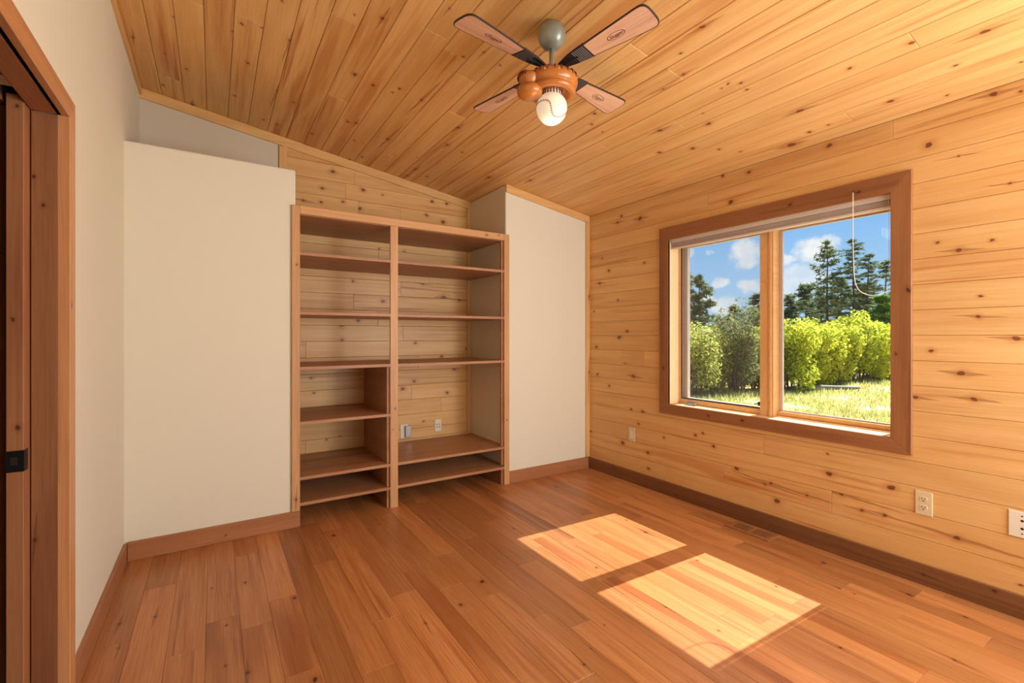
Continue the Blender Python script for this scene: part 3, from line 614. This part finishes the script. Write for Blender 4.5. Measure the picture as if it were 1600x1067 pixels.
# ------------------------------------------------------------------ built-in bookcase
bc=tag(empty('bookcase',(1.235,3.237,0)),'tall built-in alder bookcase with two bays of open shelves in the back alcove','bookcase')
SF=3.237
def stile(xa,xb,z0,z1,T,tint,kn): return lumber('face_stile',bc,((xa+xb)/2,SF,z1),((xa+xb)/2,SF,z0),(1,0,0),xb-xa,T,M['stile'],tint=tint,knots=kn)
stile(.418,.466,BH+.001,2.055,.0195,(.98,.2),[(.9,.0,.012,1),(-.6,.004,.009,0)])
stile(1.054,1.11,.0,2.0025,.0195,(1.05,.2),[(.3,.005,.008,0),(.45,-.01,.006,0)])
stile(2.003,2.052,0.,2.055,.0195,(1.,.2),[(.5,.0,.007,0)])
lumber('face_rail',bc,(.4665,SF,2.029),(2.0025,SF,2.029),(0,0,1),.052,.0195,M['stile'],tint=(1.08,.1),knots=[(.6,.0,.010,0),(.9*.8,.01,.008,0)])
SB=3.866
def shelf(xa,xb,top,T=.02,y0=SF+.002,tint=None):
    t=tint or (random.uniform(.92,1.02),random.uniform(.2,.5)); yc=(y0+SB)/2
    o=board('shelf',bc,((xa+xb)/2,yc,top),(1,0,0),(0,1,0),xb-xa,SB-y0,T,M['shelf'],cham=.0015,tint=t,knots=randknots(xb-xa,SB-y0,2,.006,.012))
    return o
shelf(.4665,2.0025,2.024,.024,SF+.0205)
for z in (1.76,1.378,1.022): shelf(.4435,1.082,z); shelf(1.0825,2.0275,z)
for z in (.67,.315,.15): shelf(.4435,1.0535,z)
for z in (.315,.15): shelf(1.0825,2.0275,z)
# divider between the bays below the third shelf, and the two side cleats/panels
board('divider_panel',bc,(1.0545,(SF+.02+SB)/2,.5),(0,1,0),(0,0,1),SB-SF-.021,1.0,.0185,M['shelf'],tint=(.92,.4),poly=[(-.303,-.5),(.303,-.5),(.303,.501),(-.303,.501)])
WM_=None
o=MB().box(.412,.4425,3.376,SB,0,2.0).build('side_panel',M['shelf'],bc); o.color=(.95,.3,0,1)
o=MB().box(1.985,2.0025,SF+.0205,3.275,.16,1.999).build('edge_cleat',M['shelf'],bc); o.color=(.85,.4,0,1)
o=MB().box(1.985,2.0025,SF+.0205,3.62,.0,.128).build('toe_panel',M['shelf'],bc); o.color=(.8,.4,0,1)
for za,zb in ((.335,1.0),):
    pass
# small quarter strip where the wide lower shelf meets the plank wall
o=MB().box(1.09,1.98,3.855,3.868,.3155,.332).build('cove_strip',M['stile'],bc); o.color=(1,0,0,1)

# ------------------------------------------------------------------ wall plates
def rplate(y,z,w,h,name,label,group=None):
    t=tag(empty(name,(XR,y,z)),label,'outlet',group); return t
def plate_face(t,c,axy,w,h,T=.005,mat='white'):
    ay=Vector((0,0,1)); ax=Vector(axy); o=board('cover_plate',t,Vector(c),ax,ay,w,h,T,M[mat],cham=.002); return o
def duplex(t,c,axv,nv):
    c=Vector(c);ax=Vector(axv);nv=Vector(nv)
    for s in (1,-1):
        cc=c+Vector((0,0,.021*s))
        P=[(math.cos(a)*.0165,max(-.0125,min(.0125,math.sin(a)*.0165))) for a in [2*PI*k/20 for k in range(20)]]
        r=board('receptacle',t,cc+nv*.0015,ax,(0,0,1),0,0,.0025,M['ivory'],cham=.0006,poly=P)
        for dx,dz,w,h in ((-.006,.003,.0025,.008),(.006,.003,.0025,.0065),(0,-.007,.005,.005)):
            p=cc+ax*dx+Vector((0,0,dz))+nv*.0020
            board('slot',r,p,ax,(0,0,1),w,h,.0008,M['hole'],cham=.0001)
t=rplate(.830,.398,0,0,'duplex_outlet','ivory duplex outlet low on the plank wall below the window\'s right corner')
plate_face(t,(XR-.0055,.830,.398),(0,-1,0),.066,.116,.005,'ivory'); duplex(t,(XR-.0055,.830,.398),(0,-1,0),(-1,0,0))
t=rplate(2.727,.400,0,0,'wall_plate','narrow ivory plate on the plank wall near the back corner'); t['category']='outlet'
plate_face(t,(XR-.0055,2.727,.400),(0,-1,0),.066,.112,.005,'ivory')
board('toggle_insert',t,(XR-.0065,2.727,.400),(0,-1,0),(0,0,1),.034,.066,.002,M['white'],tint=(1,0))
t=rplate(.478,.404,0,0,'jack_plate','ivory two-gang jack plate with round holes at the far right of the plank wall')
plate_face(t,(XR-.0055,.478,.404),(0,-1,0),.126,.113)
for dy,dz,r in ((.021,.018,.0052),(.021,-.016,.0052),(-.03,.018,.0052),(-.03,-.016,.0052),(.021,.038,.003),(.021,-.038,.003),(-.03,.038,.003),(-.03,-.038,.003)):
    P=[(math.cos(a)*r,math.sin(a)*r) for a in [2*PI*k/12 for k in range(12)]]
    board('jack_hole',t,(XR-.0062,.478+dy,.404+dz),(0,-1,0),(0,0,1),0,0,.0005,M['hole'],cham=.0001,poly=P)
t=tag(empty('cable_plate',(1.40,YA,.395)),'pale plate with a steel box, inside the right bay beside the middle post','outlet')
plate_face(t,(1.385,YA-.0055,.40),(1,0,0),.07,.115)
o=MB().box(1.388,1.438,YA-.030,YA-.006,.35,.445).build('steel_box',M['steel'],t); bev(o,.003,2); tag(o,'small brushed steel box')
t=tag(empty('data_outlet',(1.70,YA,.415)),'white data outlet on the pine wall inside the right bay, right of the steel box','outlet')
plate_face(t,(1.70,YA-.0055,.418),(1,0,0),.062,.108)
for dx in (-.012,.012):
    for dz in (-.012,.012): board('jack_hole',t,(1.70+dx,YA-.0062,.415+dz),(1,0,0),(0,0,1),.009,.009,.0006,M['hole'],cham=.0001)

# ------------------------------------------------------------------ floor register
fv=tag(empty('floor_vent',(2.84,1.636,0)),'flush wooden floor register with two louvred openings beside the right baseboard','vent')
vx0,vx1,vy0,vy1=2.765,2.908,1.498,1.776
for a in ((vx0,vx0+.026,vy0,vy1),(vx1-.026,vx1,vy0,vy1),(vx0+.0262,vx1-.0262,vy0,vy0+.03),(vx0+.0262,vx1-.0262,vy1-.03,vy1),(vx0+.0262,vx1-.0262,1.630,1.645)):
    o=MB().box(*a,.0003,.007).build('frame_bar',M['casing'],fv); bev(o,.002,1); o.color=(1.05,.4,0,1)
o=MB().box(vx0+.0262,vx1-.0262,vy0+.0302,vy1-.0302,.0002,.0015).build('dark_well',M['hole'],fv)
for y0,y1 in ((vy0+.031,1.6295),(1.6455,vy1-.031)):
    n=9
    for k in range(n):
        yy=y0+(k+.5)*(y1-y0)/n; o=MB().box(vx0+.027,vx1-.027,yy-.003,yy+.003,.0018,.0055).build('louvre',M['casing'],fv); o.color=(.8,.5,0,1)

# ------------------------------------------------------------------ ceiling fan
FC=Vector((1.249,1.624,0)); BZ=2.382
fan=tag(empty('ceiling_fan',(FC.x,FC.y,zc(FC.x))),'baseball-themed four-blade ceiling fan with a leather-glove motor housing and lit ball globe','ceiling fan')
o=MB().ball((FC.x,FC.y,2.537),.0605,28,16).build('canopy',M['grey'],fan,smooth=True); tag(o,'grey ball-shaped ceiling canopy')
o=MB().lathe([(.011,0),(.011,.14)],14,(FC.x,FC.y,2.36)).build('down_rod',M['grey'],fan,smooth=True)
hp=[(.001,2.432),(.05,2.431),(.096,2.424),(.112,2.412),(.119,2.396),(.121,2.372),(.117,2.352),(.108,2.340),(.104,2.336),(.110,2.331),(.112,2.320),(.108,2.306),(.099,2.298),(.088,2.297),(.078,2.304),(.070,2.314),(.058,2.320),(.001,2.321)]
HZ=lambda z:2.273+(z-2.297)*.68
hs=MB().lathe([(r*.94,HZ(z)) for r,z in hp],48,(FC.x,FC.y,0)).build('motor_housing',M['glove'],fan,smooth=True); tag(hs,'glossy brown leather-look motor housing')
for k in range(24):
    a=2*PI*k/24; c=(FC.x+.1125*math.cos(a),FC.y+.1125*math.sin(a),0)
    o=MB().tube([(c[0],c[1],HZ(2.385)),(c[0]+.001*math.cos(a),c[1]+.001*math.sin(a),HZ(2.400)),(FC.x+.104*math.cos(a),FC.y+.104*math.sin(a),HZ(2.415))],.0036,6).build('lace',M['lace'],hs,smooth=True)
    if k%2==0: MB().ball((FC.x+.1135*math.cos(a+.13),FC.y+.1135*math.sin(a+.13),HZ(2.387)),.0035,8,6).build('rivet',M['stud'],hs,smooth=True)
# thumb of the glove: rounded pocket to the left
R3=Vector((math.cos(YAW),-math.sin(YAW),0)); F3=Vector((math.sin(YAW),math.cos(YAW),0))
tc=FC-R3*.098-F3*.045
tp=[(.001,2.396),(.030,2.395),(.043,2.389),(.048,2.377),(.046,2.368),(.037,2.353),(.033,2.346),(.036,2.342),(.049,2.337),(.056,2.324),(.052,2.307),(.038,2.297),(.001,2.294)]
th=MB().lathe(tp,28,(tc.x,tc.y,-.052)).build('glove_thumb',M['glove'],fan,smooth=True); tag(th,'rounded thumb of the leather glove housing')
for k in range(10):
    a=PI+YAW*-1+(-.9+k*.2)+.3
    MB().tube([(tc.x+.047*math.cos(a),tc.y+.047*math.sin(a),2.338),(tc.x+.052*math.cos(a),tc.y+.052*math.sin(a),2.322)],.0035,6).build('lace',M['lace'],th,smooth=True)
# web of plaited laces between thumb and housing
wbm=MB()
for k in range(5):
    s=k/4-.5; p=FC-R3*.10+F3*(.01+s*.05)
    wbm.tube([p-R3*.02+Vector((0,0,2.33)),p+Vector((0,0,2.352)),p+R3*.03+Vector((0,0,2.358))],.006,6)
for k in range(3): 
    p=FC-R3*(.115-.02*k); wbm.tube([p-F3*.03+Vector((0,0,2.340+.006*k)),p+F3*.05+Vector((0,0,2.343+.006*k))],.006,6)
o=wbm.build('web_lacing',M['lace'],fan,smooth=True)
# light fitter and ball
fit=MB().lathe([(.001,2.296),(.043,2.295),(.046,2.28),(.045,2.263),(.03,2.261)],30,(FC.x,FC.y,0)).build('light_fitter',M['white'],fan,smooth=False)
for k in range(22):
    a=2*PI*k/22; MB().box(-.0022,.0022,-.0015,.0015,-.014,.012).build('fitter_tooth',M['lace'],fit,Matrix.Translation((FC.x+.0465*math.cos(a),FC.y+.0465*math.sin(a),2.277))@Matrix.Rotation(a+PI/2,4,'Z'))
GC=Vector((FC.x,FC.y,2.218)); GR=.068
gl=MB().ball(GC,GR,36,24,1.02).build('ball_globe',M['ball'],fan,smooth=True); tag(gl,'glowing white baseball-shaped glass globe')
lt=D.lights.new('fan_bulb','POINT'); lt.energy=1.2; lt.color=(1,.82,.6); lt.shadow_soft_size=.07
lo_=D.objects.new('fan_bulb',lt); link(lo_,fan,Matrix.Translation((GC.x,GC.y,GC.z-.085)))
# baseball seam: closed curve on the sphere, turned so that an S shows on the near side
seam=[]
for k in range(161):
    t=2*PI*k/160; aa=.78
    th_=PI/2-(PI/2-aa)*math.cos(2*t); ph=t+aa*math.sin(4*t)*.5
    seam.append(Vector((math.sin(th_)*math.cos(ph),math.sin(th_)*math.sin(ph),math.cos(th_))))
def seam_frame(v,t):
    v=v.normalized(); t=(t-v*t.dot(v)).normalized(); s=v.cross(t)
    return Matrix(((v.x,t.x,s.x),(v.y,t.y,s.y),(v.z,t.z,s.z)))
_view=(-F3*.9-Vector((0,0,.42))+R3*-.10)
Rm=seam_frame(_view,Vector((0,0,1))-R3*.12)@seam_frame(seam[20],seam[21]-seam[19]).transposed()
seam=[Rm@v for v in seam]
o=MB().tube([GC+v*GR*1.005 for v in seam],.0010,5).build('seam',M['stitch'],gl,smooth=True)
st=MB()
for k in range(0,160,2):
    v=seam[k]; t=(seam[k+1]-seam[k-1]).normalized(); s=v.cross(t)
    for sg in (1,-1): st.tube([GC+v*GR*1.006,GC+(v+s*sg*.075+t*.05).normalized()*GR*1.008],.0009,4)
o=st.build('stitches',M['stitch'],gl); o['kind']='stuff'
# blades
def blade_outline(g=0.):
    pts=[]; r0,r1=.112,.498
    def half(r):
        q=(r-r0)/(r1-r0); return .029+.033*min(1,q*1.12)**.85
    n=16; up=[(.045,.011)]+[(r0+(r1-.035-r0)*k/n,half(r0+(r1-.035-r0)*k/n)) for k in range(n+1)]
    hw=up[-1][1]; arc=[]
    for k in range(1,12):
        a=PI/2-PI*k/12; arc.append((r1-.035+.035*max(0,math.cos(a))**.75,hw*(abs(math.sin(a))**.55)*(1 if math.sin(a)>=0 else -1)))
    dn=[(x,-y) for x,y in up[::-1]]
    P=up+arc+dn
    P=P[::-1]
    # clockwise/ccw fix
    A=sum(P[i][0]*P[(i+1)%len(P)][1]-P[(i+1)%len(P)][0]*P[i][1] for i in range(len(P)))
    if A<0: P=P[::-1]
    return [(p[0],p[1]) for p in P]
OUT=blade_outline()
def blade(ang,pitch,first):
    a=math.radians(ang); rad=Vector((math.cos(a),math.sin(a),0)); tan=Vector((-math.sin(a),math.cos(a),0)); up=Vector((0,0,1))
    tan=(tan*math.cos(pitch)+up*math.sin(pitch)); nz=rad.cross(tan)     # up-ish
    ay=-tan; nd=rad.cross(ay)                                          # downward-facing front
    o0=Vector((FC.x,FC.y,BZ))
    b=board('blade',fan,o0,rad,ay,0,0,.006,M['rim'],cham=.0006,poly=OUT)
    ins=[(p.x,p.y) for p in inset(OUT,.0042)]
    face=clip(ins,lambda p:p[0]-.205)
    f=board('blade_face',b,o0+nd*.0004,rad,ay,0,0,.0003,M['bladewood'],cham=.0001,poly=face,tint=(1,.4))
    grip=clip([(p.x,p.y) for p in inset(OUT,-.0015)],lambda p:.205-p[0])
    g=board('grip',b,o0+nd*.0016,rad,ay,0,0,.009,M['blackgrip'],cham=.001,poly=grip)
    for k in range(7):
        r=.140+.009*k; hw=.030+.033*(r-.105)/.383*1.05
        board('grip_ridge',b,o0+rad*r+nd*.0028,tan,-nd.cross(tan) if False else nd.cross(tan),hw*2,.0035,.002,M['greygrip'],cham=.0005)
    MB().tube([o0+rad*.03-nd*.002,o0+rad*.15-nd*.002],.009,8).build('blade_arm',M['blackgrip'],b)
    # oval badge with script
    oc=o0+rad*.335+nd*.0007
    ring=[]; n=28; vs=[];fs=[]
    for k in range(n):
        t=2*PI*k/n
        for s in (1,.90): vs.append(oc+rad*(.040*s*math.cos(t))+ay*(.0175*s*math.sin(t)))
    for k in range(n):
        j=(k+1)%n; fs.append((2*k,2*j,2*j+1,2*k+1))
    mesh_obj('badge_ring',vs,fs,M['ink'],b)
    cu=D.curves.new('badge_text','FONT'); cu.body='Slugger'; cu.size=.021; cu.shear=.35; cu.align_x='CENTER'; cu.align_y='CENTER'; cu.offset=.0004
    to=D.objects.new('badge_text_src',cu); me=to.to_mesh(); m2=me.copy(); to.to_mesh_clear(); D.objects.remove(to)
    m2.materials.clear(); m2.materials.append(M['ink'])
    x_=-rad if FLIP.get(ang) else rad; y_=x_.cross(nd)*-1
    mw=Matrix(((x_.x,y_.x,nd.x,oc.x),(x_.y,y_.y,nd.y,oc.y),(x_.z,y_.z,nd.z,oc.z),(0,0,0,1)))
    link(D.objects.new('badge_lettering',m2),b,mw)
    return b
FLIP={190:True,100:True}
for ang in (10,100,190,280): blade(ang,math.radians(-9),ang==10)

# ------------------------------------------------------------------ outdoors
def bearing(u,d): return (d*(math.sin(YAW)+u*math.cos(YAW)), d*(math.cos(YAW)-u*math.sin(YAW)))
def U(px): return (px-800)/726.5
GZ=-.35
def gh(x,y):
    d=math.hypot(x,y); r=GZ+.05*noise.noise(Vector((x*.25,y*.25,0)))
    r+=.35*max(0,min(1,(d-9)/20))*max(0,(x-y)/(d+.1))
    return r
vs=[];fs=[]; nx,ny=70,70
for i in range(nx):
    for j in range(ny):
        x=3.13+ (i/(nx-1))**1.8*90; y=-55+110*j/(ny-1)+3
        if i==0 or True: vs.append((x,y,gh(x,y) if i else GZ))
for i in range(nx-1):
    for j in range(ny-1): fs.append((i*ny+j,(i+1)*ny+j,(i+1)*ny+j+1,i*ny+j+1))
ground=structure(mesh_obj('ground',vs,fs,M['ground'],smooth=True))
random.seed(77)
vs=[];fs=[]
def blade_of_grass(x,y,h):
    z=gh(x,y); a=random.uniform(0,2*PI); w=.010+.008*random.random(); l=Vector((random.gauss(0,.35),random.gauss(0,.35),1)).normalized()*h
    k=len(vs); vs.extend([(x-math.cos(a)*w,y-math.sin(a)*w,z-.01),(x+math.cos(a)*w,y+math.sin(a)*w,z-.01),(x+l.x,y+l.y,z+l.z)]); fs.append((k,k+1,k+2))
while len(fs)<30000:
    u=random.uniform(.22,1.02); d=6.5+11*random.random()**1.1; x,y=bearing(u,d)
    c=noise.noise(Vector((x*.9,y*.9,3)))
    if random.random()<.35+.8*c: blade_of_grass(x,y,random.uniform(.05,.16)*(1+.6*c))
g=mesh_obj('meadow_grass',vs,fs,M['grass']); tag(g,'sparse dry yellow-green grass over pale soil outside the window','grass',kind='stuff')

def leaf_mesh(name,n,rx,ry,h,size,seed,mat,base=.25,lobes=9):
    rnd=random.Random(seed); vs=[];fs=[]
    L=[(rnd.uniform(-.55,.55)*rx,rnd.uniform(-.55,.55)*ry,h*(base+.10+(.80-base-.10)*((_q+.5)/lobes)),rnd.uniform(.34,.5)) for _q in range(lobes)]+[(0,0,h*.6,.6)]
    for _ in range(n):
        c=rnd.choice(L); d=Vector((rnd.gauss(0,1),rnd.gauss(0,1),rnd.gauss(0,1))).normalized(); rr=rnd.random()**.33
        p=Vector((c[0]+d.x*rr*c[3]*rx*1.05,c[1]+d.y*rr*c[3]*ry*1.05,c[2]+d.z*rr*c[3]*h*.5))
        if p.z<h*.05: p.z=h*rnd.uniform(.05,.4)
        nrm=(Vector((rnd.gauss(0,.6),rnd.gauss(0,.6),rnd.uniform(.2,1)))+d*.5).normalized(); t=nrm.orthogonal().normalized()
        t.rotate(Matrix.Rotation(rnd.uniform(0,6.28),3,nrm)); b=nrm.cross(t); s=size*rnd.uniform(.6,1.3); k=len(vs)
        vs+= [tuple(p-t*s),tuple(p+b*s*.55-nrm*s*.15),tuple(p+t*s),tuple(p-b*s*.55-nrm*s*.15)]; fs.append((k,k+1,k+2,k+3))
    me=D.meshes.new(name); me.from_pydata(vs,[],fs); me.materials.append(mat); return me
def stem_mesh(name,n,rx,h,seed,mat,r=.018):
    rnd=random.Random(seed); mb=MB()
    for _ in range(n):
        x,y=rnd.uniform(-.4,.4)*rx,rnd.uniform(-.4,.4)*rx; p=[Vector((x*.5,y*.5,-.05))]
        for k in range(1,5): p.append(Vector((x*(.5+.25*k)+rnd.gauss(0,.03),y*(.5+.25*k)+rnd.gauss(0,.03),h*.19*k)))
        mb.tube(p,r,5,r*.35)
    me=D.meshes.new(name); me.from_pydata(mb.v,[],mb.f); me.materials.append(mat); return me
LM={ 'bright':[leaf_mesh('shrub_leaves',4600,.9,.85,2.12,.056,s,M['leafbright'],.06) for s in (1,2,3)],
     'olive':[leaf_mesh('shrub_leaves',4600,.9,.85,2.1,.047,s,M['leafolive'],.04) for s in (4,5)],
     'scrub':[leaf_mesh('scrub_leaves',4600,.8,.8,2.6,.042,s,M['leafscrub'],.15) for s in (6,7)] }
SM=[stem_mesh('shrub_stems',16,.9,2.0,s,M['twig']) for s in (1,2)]
def plant(name,px,d,h,w,kind,label,group,cat='shrub'):
    x,y=bearing(U(px),d); z=gh(x,y); t=D.objects.new(name,None); t.empty_display_size=.3
    mw=Matrix.Translation((x,y,z-.02))@Matrix.Rotation(random.uniform(0,6.28),4,'Z')@Matrix.Diagonal((w/.85,w/.85,h/(2.6 if kind=='scrub' else 2.0),1))
    link(t,None,mw); tag(t,label,cat,group)
    o=D.objects.new('foliage',random.choice(LM[kind])); link(o,t,mw)
    o=D.objects.new('stems',random.choice(SM)); link(o,t,mw@Matrix.Diagonal((1,1,1.3 if kind=='scrub' else 1,1)))
    return t
L_=[ (1082,12.4,1.92,.75,'olive','olive-green shrub at the left edge of the left pane'),
     (1112,12.8,1.95,.75,'olive','olive-green shrub second from the left edge of the left pane'),
     (1140,13.6,1.75,.7,'olive','olive-green shrub left of the mullion, behind the bushy young tree'),
     (1066,13.6,1.9,.8,'olive','olive-green shrub half hidden behind the left window jamb'),
     (1182,13.2,1.7,.6,'olive','olive-green shrub just left of the window mullion'),
     (1210,13.4,2.0,.8,'bright','bright yellow-green shrub partly hidden behind the window mullion'),
     (1237,13.0,2.0,.75,'bright','bright yellow-green shrub just right of the window mullion'),
     (1264,13.6,2.0,.8,'bright','bright yellow-green shrub third from the left in the right pane, above the log'),
     (1292,14.0,1.98,.8,'bright','bright yellow-green shrub in the middle of the right pane'),
     (1318,14.6,1.95,.8,'bright','bright yellow-green shrub right of the middle of the right pane'),
     (1343,15.0,2.30,.8,'bright','tallest bright yellow-green shrub under the pines in the right pane'),
     (1368,15.6,2.02,.85,'bright','bright yellow-green shrub second from the right edge of the right pane'),
     (1394,16.4,1.95,.9,'bright','bright yellow-green shrub at the right edge of the right pane'),
     (1422,17.0,2.0,.9,'bright','bright yellow-green shrub hidden behind the right window casing')]
for a in L_: plant('leafy_shrub',a[0],a[1],a[2],a[3],a[4],a[5],'leafy shrubs beyond the meadow')
for a in [(1030,13.5,1.9,.85,'olive','olive-green shrub out of sight behind the wall left of the window, nearest it'),
          (985,14.5,1.95,.9,'olive','olive-green shrub out of sight behind the wall left of the window, second from it'),
          (930,15.5,1.9,.9,'olive','olive-green shrub out of sight behind the wall left of the window, third from it'),
          (1455,17.5,2.0,.95,'bright','yellow-green shrub out of sight behind the wall right of the window, nearest it'),
          (1495,18.5,2.0,.95,'bright','yellow-green shrub out of sight behind the wall right of the window, farther from it')]:
    plant('leafy_shrub',a[0],a[1],a[2],a[3],a[4],a[5],'leafy shrubs beyond the meadow')
plant('young_tree',1152,12.7,2.35,.72,'scrub','grey-green bushy young tree in the left pane, taller than the shrubs','young trees outside','tree')
plant('young_tree',1172,15.5,2.9,.8,'scrub','darker young tree peeping over the shrubs beside the mullion','young trees outside','tree')

for a in [(1090,16.5,1.9,'at the left edge of the left pane'),(1130,17,1.8,'left of the young trees'),(1165,17.5,1.8,'behind the young trees'),(1200,17,1.8,'behind the mullion'),(1232,17,1.75,'just right of the mullion'),(1262,17.5,1.8,'above the log'),(1292,18,1.8,'under the left tall pine'),(1322,18.5,1.85,'under the right tall pine'),(1352,19,1.85,'below the cord loop'),(1384,19.5,1.9,'at the right edge of the right pane')]:
    plant('shaded_shrub',a[0],a[1],a[2],1.0,'scrub','dark grey-green undergrowth shrub in the rear row, '+a[3],'undergrowth behind the bright shrubs')
def pine_parts(seed,h,rad,mat,tiers,tuft=.26,start=.22,dens=8,taper=1.,droop=-.1,trunk_r=.09):
    rnd=random.Random(seed); tr=MB(); tr.tube([(0,0,-.1),(rnd.gauss(0,.04),rnd.gauss(0,.04),h*.5),(rnd.gauss(0,.06),rnd.gauss(0,.06),h*.98)],trunk_r,7,.015)
    vs=[];fs=[]
    for i in range(tiers):
        q=i/(tiers-1); z=h*(start+(1-start)*q); r=rad*((1-q)**.6*taper+.16)*rnd.uniform(.35,1.3)
        for b in range(rnd.randint(3,5)):
            a=rnd.uniform(0,2*PI); dr=Vector((math.cos(a),math.sin(a),rnd.uniform(-.05,.25)+droop)); L=r*rnd.uniform(.6,1.1)
            e=Vector((0,0,z))+dr*L; tr.tube([(0,0,z),tuple(e)],.018,4,.006)
            for k in range(dens):
                f=.3+.7*(k+rnd.random())/dens; c=Vector((0,0,z))+dr*L*f+Vector((rnd.gauss(0,.07),rnd.gauss(0,.07),rnd.gauss(.03,.05)))
                for m_ in range(7):
                    n_=Vector((rnd.gauss(0,1),rnd.gauss(0,1),rnd.gauss(.25,.6))).normalized()*tuft*rnd.uniform(.6,1.1); s=n_.orthogonal().normalized()*tuft*.13
                    kk=len(vs); vs+= [tuple(c-s),tuple(c+s),tuple(c+n_)]; fs.append((kk,kk+1,kk+2))
    me=D.meshes.new('needles'); me.from_pydata(vs,[],fs); me.materials.append(mat)
    mt=D.meshes.new('trunk'); mt.from_pydata(tr.v,[],tr.f); mt.materials.append(M['bark']); return me,mt
PM={'tall':[pine_parts(1,8,1.3,M['needle'],17,dens=6,start=.26,tuft=.25,droop=.05),pine_parts(2,8,1.2,M['needle'],19,dens=6,start=.3,tuft=.25,droop=.05)],
    'dense':[pine_parts(3,5,1.25,M['needle'],24,start=.06,dens=10),pine_parts(4,5,1.35,M['needle'],22,start=.05,dens=10)],
    'green':[pine_parts(5,5,1.2,M['needle2'],26,start=.05,dens=10)]}
def pine(px,d,h,kind,w,label):
    x,y=bearing(U(px),d); z=gh(x,y); base=8 if kind=='tall' else 5
    mw=Matrix.Translation((x,y,z-.05))@Matrix.Rotation(random.uniform(0,6.28),4,'Z')@Matrix.Diagonal((w,w,h/base,1))
    t=D.objects.new('pine_tree',None); link(t,None,mw); tag(t,label,'tree','conifers behind the shrubs')
    a,b=random.choice(PM[kind]); link(D.objects.new('needles',a),t,mw); link(D.objects.new('trunk',b),t,mw)
for a in [(1092,24,4.5,'dense',1.05,'dark conifer rising at the left side of the left pane'),
          (1066,26,5.0,'dense',1.1,'dark conifer behind the left window jamb'),
          (1122,30,2.6,'dense',1.0,'low dark conifer beyond the shrubs in the middle of the left pane'),
          (1148,27,3.2,'dense',1.,'dark conifer behind the grey-green young tree in the left pane'),
          (1186,28,3.9,'dense',1.1,'dark conifer at the right side of the left pane, against the mullion'),
          (1212,30,3.9,'dense',1.2,'dark conifer hidden behind the window mullion'),
          (1236,27,3.7,'dense',1.2,'dark bushy conifer just right of the mullion, lowest of the right pane'),
          (1260,29,4.5,'dense',1.2,'dark bushy conifer second from the mullion in the right pane'),
          (1283,31,4.4,'dense',1.2,'dark bushy conifer below the left tall pine in the right pane'),
          (1294,27,6.8,'tall',1.12,'tall slender pine, left of the two tallest in the right pane'),
          (1331,27.5,7.0,'tall',1.12,'tall slender pine, right of the two tallest in the right pane, behind the cord loop'),
          (1312,40,6.3,'dense',1.5,'dark conifer between and behind the two tallest pines'),
          (1358,28,6.2,'tall',1.15,'tall dark pine between the cord loop and the right casing'),
          (1384,29,5.9,'tall',1.2,'tall dark pine at the right edge of the right pane'),
          (1350,42,6.0,'dense',1.6,'dark conifer filling in under the right-hand pines'),
          (1380,23,3.3,'green',1.15,'green spruce low at the right edge of the right pane, in front of the pines'),
          (1035,25,5.2,'dense',1.2,'dark conifer out of sight left of the window, nearest it'),
          (990,27,5.6,'dense',1.3,'dark conifer out of sight left of the window, second from it'),
          (935,26,6.4,'tall',1.2,'tall pine out of sight left of the window, third from it'),
          (870,28,5.5,'dense',1.3,'dark conifer out of sight left of the window, farthest from it'),
          (1450,28,6.2,'tall',1.2,'tall pine out of sight right of the window, nearest it'),
          (1500,30,5.8,'dense',1.3,'dark conifer out of sight right of the window, farthest from it'),
          (1412,27,6.0,'tall',1.2,'tall pine hidden behind the right window casing')]: pine(*a)
x,y=bearing(U(1290),12.6); z=gh(x,y)
lg=MB().tube([(x-.45,y+.35,z+.10),(x-.1,y+.1,z+.12),(x+.35,y-.2,z+.11),(x+.75,y-.5,z+.12)],.075,10,.05)
tag(lg.build('fallen_log',M['log'],smooth=True),'weathered grey log lying under the shrubs in the right pane','log')
